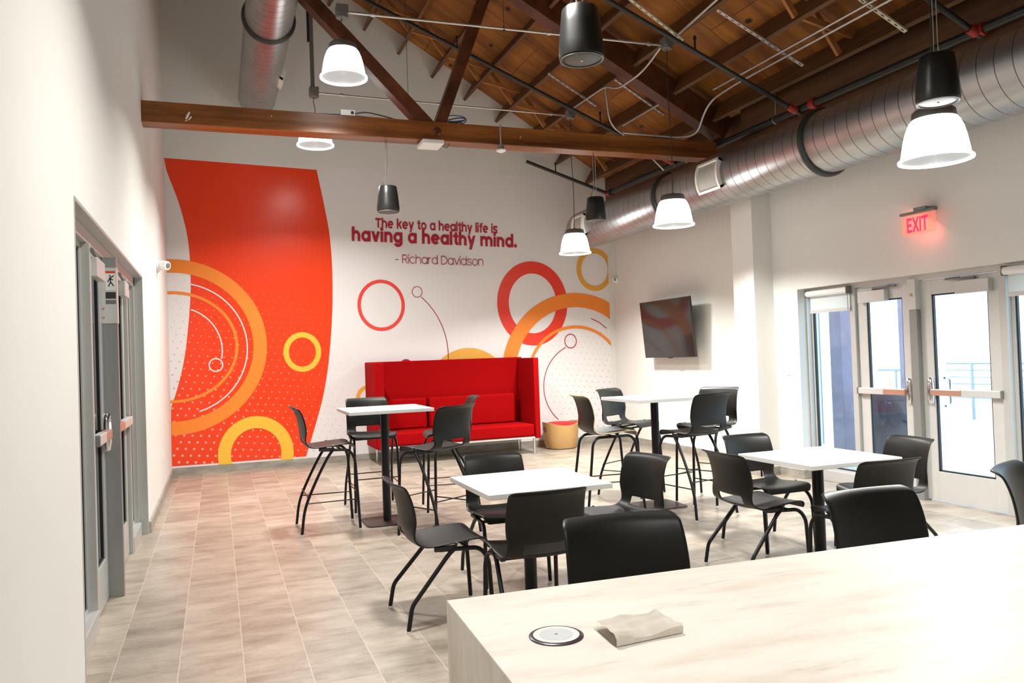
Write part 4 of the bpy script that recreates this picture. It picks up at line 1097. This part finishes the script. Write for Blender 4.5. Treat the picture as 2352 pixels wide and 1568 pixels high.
make_table((4.57, 6.66, 0), 'tall white square table below the television', 1.05, 0, 0.76, 0.44)

# ------------------------------------------------------------------ chairs
PROF = [(0.222, -0.030), (0.212, -0.008), (0.185, 0.004), (0.12, 0.005), (0.03, -0.002), (-0.06, -0.010), (-0.125, -0.014), (-0.170, -0.006),
        (-0.205, 0.020), (-0.226, 0.060), (-0.236, 0.110), (-0.242, 0.170), (-0.252, 0.230), (-0.268, 0.285), (-0.286, 0.325), (-0.303, 0.346), (-0.326, 0.358)]
WID = [0.190, 0.212, 0.223, 0.230, 0.234, 0.234, 0.232, 0.227, 0.221, 0.218, 0.220, 0.222, 0.221, 0.219, 0.217, 0.214, 0.196]
def shell_mesh(name, hole=True, edge=False):
    NU, NV = 18, 46
    pts = spline([(x, 0, z) for x, z in PROF], NV); wd_ = spline([(w_, 0, 0) for w_ in WID], NV)
    bm = bmesh.new(); V = []
    for k in range(NV):
        t_ = k/(NV-1); p = pts[k]; w_ = wd_[k].x; row = []
        back = min(1, max(0, (t_-0.50)/0.16)); lip = min(1, max(0, (t_-0.90)/0.10))
        for j in range(NU+1):
            u = -1+2*j/NU
            x = p.x + 0.040*back*u*u*(1-0.5*lip); z = p.z + 0.016*(1-back)*u*u*min(1, t_/0.12)
            row.append(bm.verts.new((x, u*w_, z)))
        V.append(row)
    for k in range(NV-1):
        for j in range(NU):
            u = -1+2*(j+0.5)/NU; zc = (pts[k].z+pts[k+1].z)/2; t_ = (k+0.5)/(NV-1)
            if hole and abs(u) < 0.57 and t_ > 0.45 and 0.010 < zc < 0.076: continue
            bm.faces.new((V[k][j], V[k][j+1], V[k+1][j+1], V[k+1][j]))
    bmesh.ops.recalc_face_normals(bm, faces=bm.faces)
    for f in bm.faces: f.smooth = True
    me = bpy.data.meshes.new(name); bm.to_mesh(me); bm.free()
    me.materials.append(MATS['black_plastic'])
    if edge: me.materials.append(MATS['plywood_edge'])
    return me
def add_shell(parent, h, hole=True, edge=False):
    o = bpy.data.objects.new('shell', shell_mesh('shell', hole, edge)); COL.objects.link(o)
    o.parent = parent; o.location = (0, 0, h)
    s = o.modifiers.new('thickness', 'SOLIDIFY'); s.thickness = 0.011 if not edge else 0.013; s.offset = 0
    if edge: s.material_offset_rim = 1
    sb = o.modifiers.new('round', 'SUBSURF'); sb.levels = 1; sb.render_levels = 1
    return o
def leg(parent, pts, r=0.0125, rb=0.05):
    P = fillet(pts, rb)
    l = MB().tube(P, r, 10).build('leg', 'black_metal', parent, 50)
    e = Vector(pts[-1])
    MB().lathe([(r*1.15, 0.0), (r*1.15, 0.012)], (e.x, e.y, 0), 10).build('glide', 'glide_white', l)
    return l
def make_chair(name, label, cat, h, group):
    t = thing(name, label, cat, (0, 0, 0), 0, group)
    add_shell(t, h)
    for s in (-1, 1):
        if h < 0.5:
            leg(t, [(-0.07, s*0.195, h-0.026), (0.165, s*0.205, h-0.034), (0.215, s*0.213, h-0.10), (0.232, s*0.218, 0.004)], rb=0.06)
            leg(t, [(0.03, s*0.212, h-0.012), (-0.02, s*0.216, h-0.05), (-0.245, s*0.242, 0.140), (-0.270, s*0.246, 0.004)], rb=0.03)
        else:
            leg(t, [(-0.07, s*0.195, h-0.026), (0.165, s*0.205, h-0.034), (0.212, s*0.212, h-0.12), (0.240, s*0.222, 0.004)], rb=0.07)
            P = spline([(0.03, s*0.212, h-0.012), (-0.045, s*0.216, h-0.12), (-0.155, s*0.226, h*0.557), (-0.235, s*0.240, h*0.295), (-0.268, s*0.250, 0.004)], 20)
            l = MB().tube(P, 0.0125, 10).build('leg', 'black_metal', t, 50)
            MB().lathe([(0.0145, 0.0), (0.0145, 0.012)], (-0.268, s*0.250, 0), 10).build('glide', 'glide_white', l)
            MB().tube([(-0.226, s*0.236, 0.27), (0.226, s*0.218, 0.27)], 0.0055, 6).build('foot_rail', 'black_metal', t, 50)
        MB().box(-0.10, 0.03, s*0.205-0.014, s*0.205+0.014, h-0.032, h-0.006).build('bracket', 'rubber', t, 0, 0.004)
        MB().tube([(0.02, s*0.225, h-0.004), (0.02, s*0.238, h+0.018)], [0.008, 0.010], 8).build('coupler', 'rubber', t, 50)
    if h > 0.5:
        MB().tube([(0.226, -0.218, 0.33), (0.226, 0.218, 0.33)], 0.0055, 6).build('foot_rail', 'black_metal', t, 50)
        MB().tube([(-0.212, -0.233, 0.33), (-0.212, 0.233, 0.33)], 0.0055, 6).build('foot_rail', 'black_metal', t, 50)
    MB().tube([(-0.05, -0.20, h-0.030), (-0.05, 0.20, h-0.030)], 0.010, 8).tube([(0.10, -0.20, h-0.034), (0.10, 0.20, h-0.034)], 0.010, 8).build('seat_support', 'black_metal', t, 50)
    return t
CH = [  # x, y, facing, label
    (1.83, 4.51, 0, 'black plastic chair left of the middle dining table, seen from the side'),
    (2.42, 5.03, -92, 'black plastic chair behind the middle dining table, facing the viewer'),
    (2.21, 4.015, 88, 'black plastic chair before the middle dining table, its back to the viewer'),
    (3.03, 4.58, 190, 'black plastic chair at the right end of the middle dining table'),
    (4.045, 4.46, 0, 'black plastic chair left of the dining table near the doors'),
    (4.53, 4.95, -90, 'black plastic chair behind the dining table near the doors'),
    (4.385, 3.89, 86, 'black plastic chair before the dining table near the doors, its back to the viewer'),
    (5.06, 4.39, 174, 'black plastic chair right of the dining table, against the glazed doors'),
]
c0 = make_chair('cafe_chair', CH[0][3], 'chair', 0.445, 'black cafe chairs')
for k, (x, y, a, lab) in enumerate(CH):
    c = c0 if k == 0 else copy_tree(c0, label=lab)
    c.location = (x, y, 0); c.rotation_euler = (0, 0, R(a))
ST = [
    (1.535, 7.29, 0, 'tall black bar stool left of the tall table by the sofa'),
    (2.07, 8.00, -90, 'tall black bar stool behind the tall table by the sofa, facing the viewer'),
    (2.33, 6.50, 120, 'tall black bar stool before the tall table by the sofa, its back to the viewer'),
    (2.75, 7.60, 172, 'tall black bar stool mostly hidden, right of the tall table by the sofa'),
    (4.66, 7.30, -62, 'tall black bar stool behind the tall table below the television'),
    (4.673, 6.175, 101, 'tall black bar stool before the tall table below the television, its back to the viewer'),
    (5.13, 6.62, 205, 'tall black bar stool at the right of the tall table below the television'),
]
s0 = make_chair('bar_stool', ST[0][3], 'stool', 0.745, 'black bar stools')
for k, (x, y, a, lab) in enumerate(ST):
    c = s0 if k == 0 else copy_tree(s0, label=lab)
    c.location = (x, y, 0); c.rotation_euler = (0, 0, R(a))
CS = [
    (1.875, 2.145, -96, 'black counter stool at the far side of the stone counter, nearest its left end'),
    (2.94, 2.09, -91, 'black counter stool at the far side of the stone counter, in the middle'),
    (4.02, 2.26, -66, 'black counter stool at the far side of the counter, cut off by the picture edge'),
]
k0 = make_chair('counter_stool', CS[0][3], 'stool', 0.575, 'black counter stools')
for k, (x, y, a, lab) in enumerate(CS):
    c = k0 if k == 0 else copy_tree(k0, label=lab)
    c.location = (x, y, 0); c.rotation_euler = (0, 0, R(a))
# one stool of another make: plywood edge, no slot, straight splayed legs
t = thing('plywood_stool', 'tall black stool with pale plywood edges left of the tall table below the television', 'stool', (4.06, 6.68, 0), R(-6))
add_shell(t, 0.745, False, True)
for s in (-1, 1):
    leg(t, [(0.0, s*0.17, 0.712), (-0.17, s*0.175, 0.712), (-0.215, s*0.185, 0.66), (-0.30, s*0.225, 0.004)], rb=0.05)
    leg(t, [(0.0, s*0.185, 0.716), (0.155, s*0.185, 0.720), (0.205, s*0.19, 0.66), (0.265, s*0.225, 0.004)], rb=0.05)
MB().tube([(0.235, -0.21, 0.30), (0.235, 0.21, 0.30)], 0.006, 6).build('foot_rail', 'black_metal', t)
MB().tube([(-0.262, -0.21, 0.30), (-0.262, 0.21, 0.30)], 0.006, 6).build('foot_rail', 'black_metal', t)
for s in (-1, 1): MB().tube([(-0.262, s*0.207, 0.30), (0.238, s*0.207, 0.30)], 0.006, 6).build('foot_rail', 'black_metal', t)
MB().tube([(0.0, -0.18, 0.714), (0.0, 0.18, 0.714)], 0.010, 8).build('seat_support', 'black_metal', t)

# ------------------------------------------------------------------ counter and what lies on it
ct = thing('stone_counter', 'cream veined stone counter with waterfall end in the foreground', 'counter', (1.122, 1.851, 0), R(-2.7))
MB().prism([(0.0, 0.914), (3.8, 0.914), (3.8, 0.874), (0.04, 0.874)], (-1.25, 0.0)).build('worktop', 'counter_stone', ct, 0, 0.0025)
MB().prism([(0.0, 0.0), (0.0, 0.914), (0.04, 0.874), (0.04, 0.0)], (-1.25, 0.0)).build('waterfall_end', 'counter_stone', ct, 0, 0.0025)
MB().box(0.042, 3.8, -1.23, -0.42, 0.0, 0.872).build('cabinet', 'wall_trim', ct, 0)
t = thing('wireless_charger', 'round white wireless charging disc with dark rim set in the counter', 'charger', (1.2635, 1.513, 0.914))
t.scale = (1.36, 1.36, 1.2)
MB().lathe([(0.042, 0.0), (0.042, 0.0014), (0.0405, 0.0024), (0.034, 0.0026)], n=48).build('rim', 'charger_ring', t, 40)
MB().lathe([(0.0, 0.0020), (0.0355, 0.0032), (0.026, 0.0034)], n=48).build('disc', 'charger_white', t, 60)
MB().lathe([(0.0, 0.0037), (0.026, 0.0036)], n=40).build('pad', 'charger_grey', t, 60)
MB().lathe([(0.0, 0.0042), (0.0022, 0.0041), (0.0024, 0.0036)], n=10).build('led', 'grey_metal', t, 60)
cloth = MB(); nx, ny = 26, 16; vs = []
for layer, zo in ((0, 0.014), (1, 0.001)):
    for j in range(ny+1):
        for i in range(nx+1):
            u, v = i/nx, j/ny
            x = u*0.118*(1-0.10*v) + 0.012*v; y = v*0.075 + 0.006*math.sin(5*u+1.0)*v
            z = zo + (0.0016*math.sin(9*u+4*v) + 0.0012*math.sin(17*v-5*u) if layer == 0 else 0)
            if layer == 0:
                z += 0.003*math.exp(-((u-0.95)/0.08)**2)*(v) + 0.004*math.exp(-((u-0.05)/0.06)**2)*(1-v)
                z -= 0.008*math.exp(-(v/0.08)**2)*0.6
                y += random.uniform(-0.0005, 0.0005)*(1 if j == ny else 0) + 0.0016*math.sin(19*u)*v**3
                x += 0.002*math.sin(15*v)*u**6
            vs.append((x, y, z))
K = (nx+1)*(ny+1)
fs = [(j*(nx+1)+i, j*(nx+1)+i+1, (j+1)*(nx+1)+i+1, (j+1)*(nx+1)+i) for j in range(ny) for i in range(nx)]
fs += [(a+K, d_+K, c_+K, b_+K) for (a, b_, c_, d_) in fs]
fs += [(i, i+K, i+1+K, i+1) for i in range(nx)]                                        # the folded front edge
fs += [(j*(nx+1)+nx, (j+1)*(nx+1)+nx, (j+1)*(nx+1)+nx+K, j*(nx+1)+nx+K) for j in range(ny)]
cloth.add(vs, fs)
o = cloth.build('cleaning_cloth', 'cloth', smooth=60, loc=(1.345, 1.401, 0.9145), rot=(0, 0, R(4)))
o.scale = (1.363, 1.363, 1.363)
tag(o, 'folded beige cleaning cloth lying on the counter beside the charging disc', 'cloth')
